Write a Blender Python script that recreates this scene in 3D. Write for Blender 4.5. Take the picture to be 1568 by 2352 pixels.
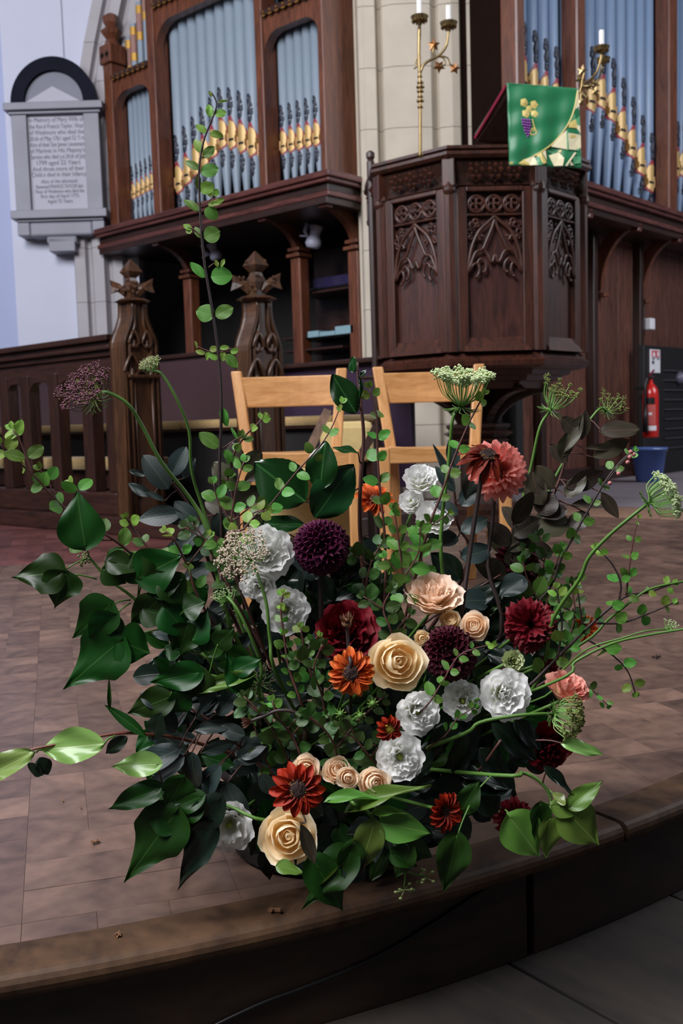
import bpy, math, random
from mathutils import Vector as V, Matrix as M, Euler
random.seed(7)
PI=math.pi
for o in list(bpy.data.objects): bpy.data.objects.remove(o)
S=bpy.context.scene
COL=S.collection
# ---------------------------------------------------------------- camera
FP=2287.0; PITCH=math.atan(206/FP); ROLL=-.03; YAW=math.radians(42); H=.606
CR=M.Rotation(YAW,3,'Z')@M.Rotation(PI/2-PITCH,3,'X')@M.Rotation(ROLL,3,'Z')
CAMP=V((0,0,H)); FWD=V((-math.sin(YAW),math.cos(YAW),0)); RGT=V((math.cos(YAW),math.sin(YAW),0)); UP=V((0,0,1))
cd=bpy.data.cameras.new('camera'); cam=bpy.data.objects.new('camera',cd); COL.objects.link(cam)
cam.matrix_world=M.Translation(CAMP)@CR.to_4x4()
cd.sensor_fit='VERTICAL'; cd.sensor_height=36; cd.lens=FP/2352*36; cd.clip_start=.02; cd.clip_end=60
cd.dof.use_dof=True; cd.dof.focus_distance=1.28; cd.dof.aperture_fstop=11
S.camera=cam
# ---------------------------------------------------------------- world, lights, exposure
w=bpy.data.worlds.new('world'); S.world=w; w.use_nodes=True
w.node_tree.nodes['Background'].inputs[0].default_value=(.66,.69,.86,1)
w.node_tree.nodes['Background'].inputs[1].default_value=.08
def area(name,loc,target,sx,sy,power,col):
    l=bpy.data.lights.new(name,'AREA'); l.shape='RECTANGLE'; l.size=sx; l.size_y=sy; l.energy=power; l.color=col
    o=bpy.data.objects.new(name,l); COL.objects.link(o); o.location=loc
    o.rotation_euler=(V(target)-V(loc)).to_track_quat('-Z','Y').to_euler(); return o
area('nave_window_light',(-2.0,-2.4,5.8),(-2.4,3.2,.9),3.4,3.4,900,(.97,.96,1))
area('aisle_window_light',(-6.8,-1.5,4.6),(-7.8,5.0,2.2),2.4,2.4,190,(.86,.90,1))
area('chancel_window_light',(1.8,8.6,4.6),(-3.6,6.4,1.2),2.6,3.4,330,(.88,.92,1))
S.view_settings.view_transform='Standard'; S.view_settings.look='None'
S.view_settings.gamma=1; S.view_settings.use_curve_mapping=False; S.view_settings.exposure=0.0

def ray(x,y): return CR@V(((x-784)/FP,-(y-1176)/FP,-1))
def D(x,y,d): r=ray(x,y); return CAMP+r*(d/r.dot(FWD))          # point seen there at distance d
def G(x,y,z=0): r=ray(x,y); return CAMP+r*((z-H)/r.z)             # point on a level plane
def AX(x,y,X): r=ray(x,y); return CAMP+r*(X/r.x)                  # point on a wall plane
def AY(x,y,Y): r=ray(x,y); return CAMP+r*(Y/r.y)
FRM=M.Rotation(YAW,4,'Z'); FRMI=FRM.inverted()
def L(x,y,d): return FRMI@D(x,y,d)                                # same point in axes square to the view
# ---------------------------------------------------------------- materials
def s2l(c):
    return tuple((v/255/12.92 if v/255<=.04045 else ((v/255+.055)/1.055)**2.4) for v in c)
def newmat(name):
    m=bpy.data.materials.new(name); m.use_nodes=True; nt=m.node_tree
    return m,nt,nt.nodes['Principled BSDF']
def N(nt,t,**k):
    n=nt.nodes.new(t)
    for a,b in k.items(): setattr(n,a,b)
    return n
def plain(name,c,rough=.5,metal=0,var=.12,scale=20,bump=0,spec=.5,coat=0,trans=0,sheen=0,stretch=None):
    m,nt,b=newmat(name); c=s2l(c)
    tc=N(nt,'ShaderNodeTexCoord'); no=N(nt,'ShaderNodeTexNoise'); no.inputs['Scale'].default_value=scale; no.inputs['Detail'].default_value=4
    src=tc.outputs['Object']
    if stretch:
        mp=N(nt,'ShaderNodeMapping'); mp.inputs['Scale'].default_value=stretch; nt.links.new(src,mp.inputs[0]); src=mp.outputs[0]
    nt.links.new(src,no.inputs['Vector'])
    mx=N(nt,'ShaderNodeMix',data_type='RGBA'); nt.links.new(no.outputs['Fac'],mx.inputs[0])
    mx.inputs[6].default_value=(*[max(0,v*(1-var*1.6)) for v in c],1); mx.inputs[7].default_value=(*[min(1,v*(1+var*1.6)) for v in c],1)
    nt.links.new(mx.outputs[2],b.inputs['Base Color'])
    b.inputs['Roughness'].default_value=rough; b.inputs['Metallic'].default_value=metal
    b.inputs['Specular IOR Level'].default_value=spec; b.inputs['Coat Weight'].default_value=coat; b.inputs['Sheen Weight'].default_value=sheen
    if bump:
        bp=N(nt,'ShaderNodeBump'); bp.inputs['Strength'].default_value=bump; bp.inputs['Distance'].default_value=.004
        nt.links.new(no.outputs['Fac'],bp.inputs['Height']); nt.links.new(bp.outputs[0],b.inputs['Normal'])
    if trans: translucent(nt,b,mx.outputs[2],trans)
    return m
def translucent(nt,b,col,f):
    out=nt.nodes['Material Output']; t=N(nt,'ShaderNodeBsdfTranslucent'); nt.links.new(col,t.inputs[0])
    ms=N(nt,'ShaderNodeMixShader'); ms.inputs[0].default_value=f
    nt.links.new(b.outputs[0],ms.inputs[1]); nt.links.new(t.outputs[0],ms.inputs[2]); nt.links.new(ms.outputs[0],out.inputs[0])
def wood(name,c1,c2,rough=.35,grain=(3,3,.35),scale=9,coat=0,bump=.15,spec=.5,vary=0):
    m,nt,b=newmat(name)
    tc=N(nt,'ShaderNodeTexCoord'); mp=N(nt,'ShaderNodeMapping'); mp.inputs['Scale'].default_value=grain
    nt.links.new(tc.outputs['Object'],mp.inputs[0])
    n1=N(nt,'ShaderNodeTexNoise'); n1.inputs['Scale'].default_value=scale; n1.inputs['Detail'].default_value=8; n1.inputs['Distortion'].default_value=1.2
    nt.links.new(mp.outputs[0],n1.inputs['Vector'])
    n2=N(nt,'ShaderNodeTexNoise'); n2.inputs['Scale'].default_value=scale*6; n2.inputs['Detail'].default_value=3
    nt.links.new(mp.outputs[0],n2.inputs['Vector'])
    ad=N(nt,'ShaderNodeMath',operation='MULTIPLY_ADD'); ad.inputs[1].default_value=.35; nt.links.new(n2.outputs['Fac'],ad.inputs[0]); nt.links.new(n1.outputs['Fac'],ad.inputs[2])
    cr=N(nt,'ShaderNodeValToRGB'); cr.color_ramp.elements[0].position=.45; cr.color_ramp.elements[1].position=.9
    cr.color_ramp.elements[0].color=(*s2l(c1),1); cr.color_ramp.elements[1].color=(*s2l(c2),1)
    nt.links.new(ad.outputs[0],cr.inputs[0]); col=cr.outputs[0]
    if vary:
        oi=N(nt,'ShaderNodeObjectInfo'); at=N(nt,'ShaderNodeAttribute',attribute_name='tone'); a2=N(nt,'ShaderNodeMath',operation='ADD')
        nt.links.new(oi.outputs['Random'],a2.inputs[0]); nt.links.new(at.outputs['Fac'],a2.inputs[1])
        fr=N(nt,'ShaderNodeMath',operation='FRACT'); nt.links.new(a2.outputs[0],fr.inputs[0])
        mr=N(nt,'ShaderNodeMapRange'); mr.inputs[3].default_value=1-vary; mr.inputs[4].default_value=1+vary; nt.links.new(fr.outputs[0],mr.inputs[0])
        hs=N(nt,'ShaderNodeHueSaturation'); nt.links.new(mr.outputs[0],hs.inputs['Value']); nt.links.new(col,hs.inputs['Color']); col=hs.outputs[0]
    nt.links.new(col,b.inputs['Base Color'])
    b.inputs['Roughness'].default_value=rough; b.inputs['Coat Weight'].default_value=coat; b.inputs['Coat Roughness'].default_value=.15
    b.inputs['Specular IOR Level'].default_value=spec
    bp=N(nt,'ShaderNodeBump'); bp.inputs['Strength'].default_value=bump; bp.inputs['Distance'].default_value=.003
    nt.links.new(ad.outputs[0],bp.inputs['Height']); nt.links.new(bp.outputs[0],b.inputs['Normal'])
    return m
def leafmat(name,c,vein,rough=.45,trans=.25,coat=0,hue=.03,side=True,spec=.5):
    m,nt,b=newmat(name); c=s2l(c); vein=s2l(vein)
    uv=N(nt,'ShaderNodeUVMap'); sx=N(nt,'ShaderNodeSeparateXYZ'); nt.links.new(uv.outputs[0],sx.inputs[0])
    av=N(nt,'ShaderNodeMath',operation='SUBTRACT'); nt.links.new(sx.outputs[1],av.inputs[0]); av.inputs[1].default_value=.5
    ab=N(nt,'ShaderNodeMath',operation='ABSOLUTE'); nt.links.new(av.outputs[0],ab.inputs[0])
    mid=N(nt,'ShaderNodeMapRange'); mid.inputs[1].default_value=.006; mid.inputs[2].default_value=.02; mid.inputs[3].default_value=.6; mid.inputs[4].default_value=0
    nt.links.new(ab.outputs[0],mid.inputs[0]); fac=mid.outputs[0]
    if side:
        k=N(nt,'ShaderNodeMath',operation='MULTIPLY_ADD'); k.inputs[1].default_value=-.9; nt.links.new(ab.outputs[0],k.inputs[0]); nt.links.new(sx.outputs[0],k.inputs[2])
        k2=N(nt,'ShaderNodeMath',operation='MULTIPLY'); k2.inputs[1].default_value=8; nt.links.new(k.outputs[0],k2.inputs[0])
        fr=N(nt,'ShaderNodeMath',operation='PINGPONG'); fr.inputs[1].default_value=.5; nt.links.new(k2.outputs[0],fr.inputs[0])
        sv=N(nt,'ShaderNodeMapRange'); sv.inputs[1].default_value=0; sv.inputs[2].default_value=.07; sv.inputs[3].default_value=.35; sv.inputs[4].default_value=0
        nt.links.new(fr.outputs[0],sv.inputs[0]); mxx=N(nt,'ShaderNodeMath',operation='MAXIMUM'); nt.links.new(fac,mxx.inputs[0]); nt.links.new(sv.outputs[0],mxx.inputs[1]); fac=mxx.outputs[0]
    oi=N(nt,'ShaderNodeObjectInfo'); hs=N(nt,'ShaderNodeHueSaturation'); hs.inputs['Color'].default_value=(*c,1)
    mr=N(nt,'ShaderNodeMapRange'); mr.inputs[3].default_value=.68; mr.inputs[4].default_value=1.32; nt.links.new(oi.outputs['Random'],mr.inputs[0]); nt.links.new(mr.outputs[0],hs.inputs['Value'])
    mh=N(nt,'ShaderNodeMapRange'); mh.inputs[3].default_value=.5-hue; mh.inputs[4].default_value=.5+hue; nt.links.new(oi.outputs['Random'],mh.inputs[0]); nt.links.new(mh.outputs[0],hs.inputs['Hue'])
    mx=N(nt,'ShaderNodeMix',data_type='RGBA'); nt.links.new(fac,mx.inputs[0]); nt.links.new(hs.outputs[0],mx.inputs[6]); mx.inputs[7].default_value=(*vein,1)
    nt.links.new(mx.outputs[2],b.inputs['Base Color']); b.inputs['Roughness'].default_value=rough; b.inputs['Coat Weight'].default_value=coat; b.inputs['Coat Roughness'].default_value=.12
    b.inputs['Specular IOR Level'].default_value=spec
    bp=N(nt,'ShaderNodeBump'); bp.inputs['Strength'].default_value=.25; bp.inputs['Distance'].default_value=.001; bp.invert=True
    nt.links.new(fac,bp.inputs['Height']); nt.links.new(bp.outputs[0],b.inputs['Normal'])
    translucent(nt,b,mx.outputs[2],trans); return m
def petalmat(name,c,inner=None,rough=.6,trans=.2,edge=None,spec=.3):
    # colour runs from the petal's base (inner) to its tip
    m,nt,b=newmat(name); inner=inner or c
    uv=N(nt,'ShaderNodeUVMap'); sx=N(nt,'ShaderNodeSeparateXYZ'); nt.links.new(uv.outputs[0],sx.inputs[0])
    cr=N(nt,'ShaderNodeValToRGB'); e=cr.color_ramp.elements; e[0].position=.15; e[0].color=(*s2l(inner),1); e[1].position=.8; e[1].color=(*s2l(c),1)
    if edge: x=e.new(.97); x.color=(*s2l(edge),1)
    nt.links.new(sx.outputs[0],cr.inputs[0])
    wv=N(nt,'ShaderNodeTexNoise'); wv.inputs['Scale'].default_value=6; mp=N(nt,'ShaderNodeMapping'); mp.inputs['Scale'].default_value=(.6,9,1); nt.links.new(uv.outputs[0],mp.inputs[0]); nt.links.new(mp.outputs[0],wv.inputs['Vector'])
    oi=N(nt,'ShaderNodeObjectInfo'); a=N(nt,'ShaderNodeMath',operation='ADD'); nt.links.new(oi.outputs['Random'],a.inputs[0]); nt.links.new(wv.outputs['Fac'],a.inputs[1])
    mr=N(nt,'ShaderNodeMapRange'); mr.inputs[1].default_value=.2; mr.inputs[2].default_value=1.6; mr.inputs[3].default_value=.90; mr.inputs[4].default_value=1.08; nt.links.new(a.outputs[0],mr.inputs[0])
    hs=N(nt,'ShaderNodeHueSaturation'); nt.links.new(cr.outputs[0],hs.inputs['Color']); nt.links.new(mr.outputs[0],hs.inputs['Value'])
    nt.links.new(hs.outputs[0],b.inputs['Base Color']); b.inputs['Roughness'].default_value=rough; b.inputs['Specular IOR Level'].default_value=spec
    bp=N(nt,'ShaderNodeBump'); bp.inputs['Strength'].default_value=.2; bp.inputs['Distance'].default_value=.001; nt.links.new(wv.outputs['Fac'],bp.inputs['Height']); nt.links.new(bp.outputs[0],b.inputs['Normal'])
    translucent(nt,b,hs.outputs[0],trans); return m

W_OAK=wood('dark_oak',(28,15,11),(54,30,21),rough=.4,coat=.12)
W_OAKH=wood('dark_oak_horizontal',(31,17,14),(57,32,25),rough=.4,coat=.12,grain=(.35,.35,3))
W_STALL=wood('stall_oak',(42,25,14),(80,50,28),rough=.4,coat=.2)
W_ORG=wood('organ_case_wood',(72,37,24),(116,66,42),rough=.42,coat=.12)
W_ORGH=wood('cornice_wood',(64,32,28),(104,60,54),rough=.38,coat=.2,grain=(.4,.4,3))
W_BOARD=wood('board_wood',(64,36,28),(108,66,52),rough=.45,coat=.1,vary=.14)
W_PUL=wood('pulpit_wood',(36,17,11),(76,39,26),rough=.42,coat=.1)
W_PULP=wood('pulpit_panel_wood',(44,23,19),(78,44,36),rough=.42,coat=.1)
W_CHAIR=wood('beech',(166,116,66),(200,150,96),rough=.4,grain=(.5,3,3),coat=.15,bump=.05)
W_CHAIRV=wood('beech_upright',(166,116,66),(200,150,96),rough=.4,coat=.15,bump=.05)
W_FLOOR=wood('parquet_block',(66,50,43),(124,98,84),rough=.38,grain=(.8,.8,.8),scale=7,coat=.12,bump=.12,vary=.2)
W_RED=wood('red_parquet_block',(66,34,32),(108,64,60),rough=.42,grain=(.8,.8,.8),scale=6,coat=.1,vary=.3)
W_EDGE=wood('worn_edge_wood',(40,27,20),(92,67,46),rough=.6,grain=(1.6,1.6,1.6),scale=6,coat=.0,spec=.3,bump=.2)
W_RISER=wood('riser_wood',(28,18,13),(58,40,27),rough=.6,grain=(.7,.7,3),scale=5)
W_DKFLOOR=wood('lower_floor_wood',(26,21,18),(56,47,40),rough=.7,grain=(.6,2,1),scale=4,bump=.3)
STONE=plain('limestone',(188,178,162),.85,var=.10,scale=5,bump=.5)
STONEW=plain('grey_limestone',(170,166,170),.85,var=.08,scale=5,bump=.5)
MARB=plain('grey_marble',(126,126,138),.5,var=.14,scale=4)
MARBW=plain('pale_marble',(160,158,172),.5,var=.08,scale=4)
SLATE=plain('dark_slate',(16,18,32),.7,var=.2,scale=6,spec=.1)
PLASTER=plain('white_plaster',(196,199,216),.9,var=.03,scale=3,bump=.1)
PLASTERB=plain('shaded_white_plaster',(166,174,206),.9,var=.03,scale=3)  # white plaster again, with the turned wall face's bluish shade put into the colour
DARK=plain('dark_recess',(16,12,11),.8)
PAVE=plain('grey_stone_paving',(132,122,128),.7,var=.10,scale=4,bump=.2)
PIPE=plain('grey_blue_pipe_paint',(134,148,162),.45,var=.04,scale=6)
PIPEB=plain('blue_pipe_paint',(118,138,166),.42,var=.04,scale=6)
GOLD=plain('gold_leaf',(196,150,66),.38,metal=.35,var=.12,scale=30)
GOLDP=plain('pale_gold',(190,156,96),.42,metal=.2,var=.06,scale=30)
GOLDB=plain('brown_gold',(128,88,34),.42,metal=.3,var=.12,scale=30)
REDP=plain('red_border_paint',(140,36,50),.5)
INK=plain('dark_painted_scroll',(32,36,52),.5)
BRASS=plain('brass',(140,120,82),.34,metal=.85,var=.2,scale=25)
BRONZE=plain('bronze_leaf',(120,78,42),.38,metal=.8,var=.25,scale=25)
WAX=plain('candle_wax',(236,234,232),.45,var=.02)
CUSH=plain('tan_pew_carpet',(166,138,88),.95,var=.22,scale=60,bump=1.0,sheen=.3)
CUSH2=plain('cream_upholstery',(186,164,112),.9,var=.1,scale=30,bump=.3)
BLACKP=plain('black_plastic',(14,14,16),.4)
BLACKC=plain('black_cabinet',(20,19,21),.55)
REDX=plain('extinguisher_red',(190,30,22),.3,coat=.4,var=.04)
WHITEP=plain('white_plastic',(220,220,224),.45,var=.02)
BUCKET=plain('blue_plastic',(84,108,172),.45,var=.05)
GREENC=plain('green_silk',(20,112,68),.42,var=.08,scale=20,sheen=.3)
CREAMC=plain('cream_silk',(222,214,176),.6,var=.06)
LGOLDC=plain('gold_silk',(206,186,110),.45,var=.08)
JADEC=plain('jade_silk',(84,156,112),.5,var=.08)
PURP=plain('purple_silk',(146,72,168),.4,var=.12,scale=40)
CRIM=plain('crimson_lining',(130,24,54),.6)
TEAL=plain('pale_teal_paper',(128,160,170),.6,var=.05)
PORC=plain('white_glazed_metal',(186,186,206),.35,var=.03)
INKT=plain('lettering',(84,84,98),.7)
STEMG=plain('green_stem',(78,116,46),.5,var=.12,scale=30,spec=.4)
STEMD=plain('dark_stem',(46,32,30),.55,var=.2,scale=40)
STEMR=plain('red_brown_twig',(84,50,44),.55,var=.2,scale=40)
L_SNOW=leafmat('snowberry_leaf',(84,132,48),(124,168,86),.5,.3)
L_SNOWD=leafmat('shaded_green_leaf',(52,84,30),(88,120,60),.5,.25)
L_LIME=leafmat('young_leaf',(122,158,60),(160,186,104),.5,.35)
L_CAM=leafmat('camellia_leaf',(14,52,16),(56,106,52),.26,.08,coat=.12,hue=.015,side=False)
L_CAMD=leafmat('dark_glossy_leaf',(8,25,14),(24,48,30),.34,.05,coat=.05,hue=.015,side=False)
L_IVY=leafmat('ivy_leaf',(22,58,10),(56,96,38),.42,.15,coat=.0,spec=.35,side=False)
L_IVYP=leafmat('pale_ivy_leaf',(90,126,48),(138,166,92),.45,.3,coat=.0,side=False)
L_SMOKE=leafmat('blue_green_leaf',(30,45,43),(72,94,66),.5,.08,hue=.02)
L_PURP=leafmat('purple_green_leaf',(60,56,42),(110,78,66),.45,.2,hue=.05)
L_PALE=leafmat('pale_green_leaf',(132,164,84),(176,198,128),.35,.35,coat=.25,side=False)
P_WHITE=petalmat('white_petal',(252,252,250),(248,250,232),trans=.42)
P_PEACH=petalmat('peach_petal',(254,236,198),(253,220,156),trans=.4,edge=(254,242,214))
P_BLUSH=petalmat('blush_petal',(250,226,204),(240,206,150),trans=.35)
P_CREAM=petalmat('cream_rose_petal',(254,238,216),(250,206,152),trans=.4)
P_PINK=petalmat('salmon_petal',(252,160,148),(248,160,122),trans=.35)
P_PINKL=petalmat('pink_lisianthus_petal',(234,166,150),(214,186,130),trans=.25)
P_RUST=petalmat('rust_petal',(132,40,20),(96,22,14),trans=.15)
P_ORANGE=petalmat('orange_petal',(212,92,30),(120,36,18),trans=.22,edge=(214,116,50))
P_REDOR=petalmat('red_orange_petal',(168,44,18),(90,20,12),trans=.2)
P_BURG=petalmat('burgundy_petal',(108,8,24),(60,4,14),trans=.12)
P_PLUM=petalmat('plum_petal',(92,18,62),(50,6,32),trans=.1)
P_WINE=petalmat('wine_dahlia_petal',(76,10,32),(42,4,16),trans=.1)
P_DISC=plain('dark_flower_disc',(40,16,12),.8,var=.4,scale=200,bump=1)
P_POLLEN=plain('pollen_gold',(176,120,40),.8,var=.3,scale=200)
P_YEL=plain('yellow_disc',(150,132,30),.8,var=.3,scale=200,bump=1)
U_GRN=plain('pale_umbel_floret',(206,220,170),.7,var=.15,scale=80,trans=.2)
U_WHT=plain('pinkish_umbel_floret',(206,190,170),.7,var=.25,scale=90,trans=.2)
U_PUR=plain('purple_umbel_floret',(100,46,64),.7,var=.4,scale=60,trans=.1)
U_OLV=plain('olive_umbel_floret',(122,128,66),.7,var=.25,scale=90,trans=.1)
U_RAY=plain('umbel_ray',(112,156,76),.6,var=.1)
DRY=plain('dried_calyx',(120,84,56),.8,var=.3,scale=60)
FOAM=plain('wet_foam',(20,40,26),.9)
# ---------------------------------------------------------------- mesh tools
class MB:
    def __init__(s): s.v=[]; s.f=[]; s.uv=None
    def add(s,vs,fs): n=len(s.v); s.v+= [tuple(v) for v in vs]; s.f+=[tuple(i+n for i in f) for f in fs]; return s
    def box(s,a,b,T=None):
        (x0,y0,z0),(x1,y1,z1)=a,b
        vs=[V((x,y,z)) for x in (x0,x1) for y in (y0,y1) for z in (z0,z1)]
        if T: vs=[T@v for v in vs]
        return s.add(vs,[(0,1,3,2),(4,6,7,5),(0,4,5,1),(2,3,7,6),(0,2,6,4),(1,5,7,3)])
    def prism(s,poly,h0,h1,fn):
        n=len(poly); vs=[fn(a,b,h0) for a,b in poly]+[fn(a,b,h1) for a,b in poly]
        return s.add(vs,[tuple(range(n))[::-1],tuple(range(n,2*n))]+[(i,(i+1)%n,n+(i+1)%n,n+i) for i in range(n)])
    def tube(s,pts,r,k=8,caps=True):
        pts=[V(p) for p in pts]; n=len(pts); rs=r if isinstance(r,(list,tuple)) else [r]*n
        t0=(pts[1]-pts[0]).normalized(); ref=V((0,0,1)) if abs(t0.z)<.9 else V((1,0,0)); u=t0.cross(ref).normalized()
        vs=[]
        for i,p in enumerate(pts):
            t=(pts[min(i+1,n-1)]-pts[max(i-1,0)]).normalized()
            u=(u-t*u.dot(t)).normalized(); q=t.cross(u)
            for j in range(k):
                a=2*PI*j/k; vs.append(p+(u*math.cos(a)+q*math.sin(a))*rs[i])
        fs=[(i*k+j,i*k+(j+1)%k,(i+1)*k+(j+1)%k,(i+1)*k+j) for i in range(n-1) for j in range(k)]
        if caps: fs+=[tuple(range(k))[::-1],tuple(range((n-1)*k,n*k))]
        return s.add(vs,fs)
    def lathe(s,prof,c=(0,0,0),k=16,T=None):
        vs=[]; n=len(prof); c=V(c)
        for r,z in prof:
            for j in range(k):
                a=2*PI*j/k; p=V((r*math.cos(a),r*math.sin(a),z)); p=(T@p) if T else p+c; vs.append(p)
        fs=[(i*k+j,i*k+(j+1)%k,(i+1)*k+(j+1)%k,(i+1)*k+j) for i in range(n-1) for j in range(k)]+[tuple(range(k))[::-1],tuple(range((n-1)*k,n*k))]
        return s.add(vs,fs)
    def ring(s,T,R,r,k=16,kk=6,a0=0,a1=2*PI):
        full=abs(a1-a0)>=2*PI-.01
        pts=[T@V((R*math.cos(a0+(a1-a0)*i/k),R*math.sin(a0+(a1-a0)*i/k),0)) for i in range(k+(1))]
        return s.tube(pts,r,kk)
    def mesh(s,name,mat,smooth=False):
        me=bpy.data.meshes.new(name); me.from_pydata(s.v,[],s.f); me.materials.append(mat)
        if smooth: me.shade_smooth()
        me.update(); return me
    def build(s,name,mat,parent=None,smooth=False,bevel=0,Mx=None,label=None,recenter=True):
        me=s.mesh(name,mat,smooth)
        o=bpy.data.objects.new(name,me); COL.objects.link(o)
        place(o,Mx or M.Identity(4),parent)
        if bevel:
            b=o.modifiers.new('bevel','BEVEL'); b.width=bevel; b.segments=2; b.limit_method='ANGLE'; b.angle_limit=.6
        if label: o['label']=label
        return o
WM={}
def place(o,Mx,parent=None):
    WM[o.name]=Mx.copy()
    if parent:
        o.parent=parent; o.matrix_basis=WM[parent.name].inverted()@Mx
    else: o.matrix_basis=Mx
    return o
def put(name,me,Mx,parent):
    o=bpy.data.objects.new(name,me); COL.objects.link(o); return place(o,Mx,parent)
def thing(name,label,cat,loc=(0,0,0),group=None):
    o=bpy.data.objects.new(name,None); COL.objects.link(o); o.empty_display_size=.05
    place(o,M.Translation(V(loc))); tag(o,label,cat,group); return o
def tag(o,label=None,cat=None,group=None,kind=None):
    if label: o['label']=label
    if cat: o['category']=cat
    if group: o['group']=group
    if kind: o['kind']=kind
    return o
def struct(o,label=None): 
    o['kind']='structure'
    if label: o['label']=label
    return o
def catmull(pts,n=6):
    pts=[V(p) for p in pts]; P=[2*pts[0]-pts[1]]+pts+[2*pts[-1]-pts[-2]]; out=[]
    for i in range(1,len(P)-2):
        p0,p1,p2,p3=P[i-1:i+3]
        for k in range(n):
            t=k/n; out.append(.5*((2*p1)+(p2-p0)*t+(2*p0-5*p1+4*p2-p3)*t*t+(3*p1-p0-3*p2+p3)*t**3))
    return out+[pts[-1]]
# ================================================================ SETTING
DC=V((-3.415,2.046,0)); DR=2.856
def arcpt(deg,r,z=0): a=math.radians(deg); return V((DC.x+r*math.cos(a),DC.y+r*math.sin(a),z))
A0,A1=-62,14
def inside(p,m=0): 
    a=math.degrees(math.atan2(p.y-DC.y,p.x-DC.x)); r=math.hypot(p.x-DC.x,p.y-DC.y)
    if A0<=a<=A1: return r<DR-m
    if a>A1: t=arcpt(A1,DR); n=V((math.cos(math.radians(A1)),math.sin(math.radians(A1)),0)); return (p-t).dot(n)<-m
    t=arcpt(A0,DR); n=V((math.cos(math.radians(A0)),math.sin(math.radians(A0)),0)); return (p-t).dot(n)<-m
def dais_poly(r):
    pts=[arcpt(a,r) for a in range(A0,A1+1,2)]
    e=pts[-1]+V((-math.sin(math.radians(A1)),math.cos(math.radians(A1)),0))*9.5
    s=pts[0]+V((math.sin(math.radians(A0)),-math.cos(math.radians(A0)),0))*5
    return [s]+pts+[e,V((-13,13,0)),V((-15,-1,0))]
mb=MB(); mb.prism([(p.x,p.y) for p in dais_poly(DR-.06)],-.155,-.0006,lambda a,b,h:V((a,b,h)))
floor=struct(mb.build('floor',W_EDGE)); floor['label']='raised parquet platform floor'
# parquet blocks: basket weave, three strips to a square
def blockmesh(nm,mat,lx,ly):
    b=MB(); g=.0003; b.box((-lx/2+g,-ly/2+g,-.012),(lx/2-g,ly/2-g,0)); me=b.mesh(nm,mat); return me
SQ=.27; ang=math.radians(58)
bm_a=blockmesh('block',W_FLOOR,SQ,SQ/3)
cand=[]; cuts=[]
ux=V((math.cos(ang),math.sin(ang),0)); uy=V((-math.sin(ang),math.cos(ang),0)); O=G(62,1925)
for i in range(-30,32):
    for j in range(-30,32):
        c=O+ux*(i+.5)*SQ+uy*(j+.5)*SQ
        for k in (-1,0,1):
            if (i+j)%2: p=c+uy*k*SQ/3; r=ang
            else: p=c+ux*k*SQ/3; r=ang+PI/2
            e1=V((math.cos(r),math.sin(r),0))*SQ/2; e2=V((-math.sin(r),math.cos(r),0))*SQ/6
            ins=[inside(p+a*e1+b_*e2,.079) for a in (-1,1) for b_ in (-1,1)]
            if not any(ins): continue
            q=CR.inverted()@(V((p.x,p.y,0))-CAMP)
            if q.z>-.4: continue
            X=784+FP*q.x/-q.z; Y=1176-FP*q.y/-q.z
            if not(-260<X<1830 and 1150<Y<2460): continue
            if p.y>5.75: continue
            if not all(ins):
                aa=math.atan2(p.y-DC.y,p.x-DC.x)
                if not A0<math.degrees(aa)<A1: continue
                nn=V((math.cos(aa),math.sin(aa),0)); dl=DR-.079; poly=[p+a*e1*.997+b_*e2*.99 for a,b_ in ((-1,-1),(1,-1),(1,1),(-1,1))]; out=[]
                for k3 in range(4):
                    P1,P2=poly[k3],poly[(k3+1)%4]; f1=(P1-DC).dot(nn)-dl; f2=(P2-DC).dot(nn)-dl
                    if f1<=0: out.append(P1)
                    if f1*f2<0: out.append(P1+(P2-P1)*(f1/(f1-f2)))
                if len(out)>2 and p.y<2.6: cuts.append([(v.x,v.y) for v in out])
                continue
            cand.append((q.length,p,r))
cand.sort(key=lambda t:t[0])
REDL=lambda p: p.x<-3.95-.0*p.y and (p-V((-4.05,2.42,0))).dot(V((-.78,.62,0)))>0
near=[c for c in cand if not REDL(c[1])]
for pl in cuts[:60]:
    b=MB(); b.prism(pl,-.012,random.uniform(-.0003,.0002),lambda a,c,h:V((a,c,h))); b.build('parquet_block',W_FLOOR,floor)
NB=300-min(60,len(cuts))
for i,(dd,p,r) in enumerate(near[:NB]):
    put('parquet_block',bm_a,M.Translation(V((p.x,p.y,random.uniform(-.0003,.0002))))@M.Rotation(r+(PI if random.random()<.5 else 0),4,'Z'),floor)
def stuffblocks(lst,mat,nm,lab):
    b=MB(); tone=[]
    for dd,p,r in lst:
        T=M.Translation(V((p.x,p.y,random.uniform(-.0003,.0002))))@M.Rotation(r,4,'Z'); g=.0012
        b.box((-SQ/2+g,-SQ/6+g,-.012),(SQ/2-g,SQ/6-g,0),T); tone+=[random.random()]*8
    o=b.build(nm,mat,floor); at=o.data.attributes.new('tone','FLOAT','POINT'); at.data.foreach_set('value',tone); o['kind']='stuff'; o['label']=lab
stuffblocks(near[NB:],W_FLOOR,'far_parquet','far brown parquet blocks')
stuffblocks([c for c in cand if REDL(c[1])],W_RED,'red_parquet','dark red parquet blocks by the stalls')
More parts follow.
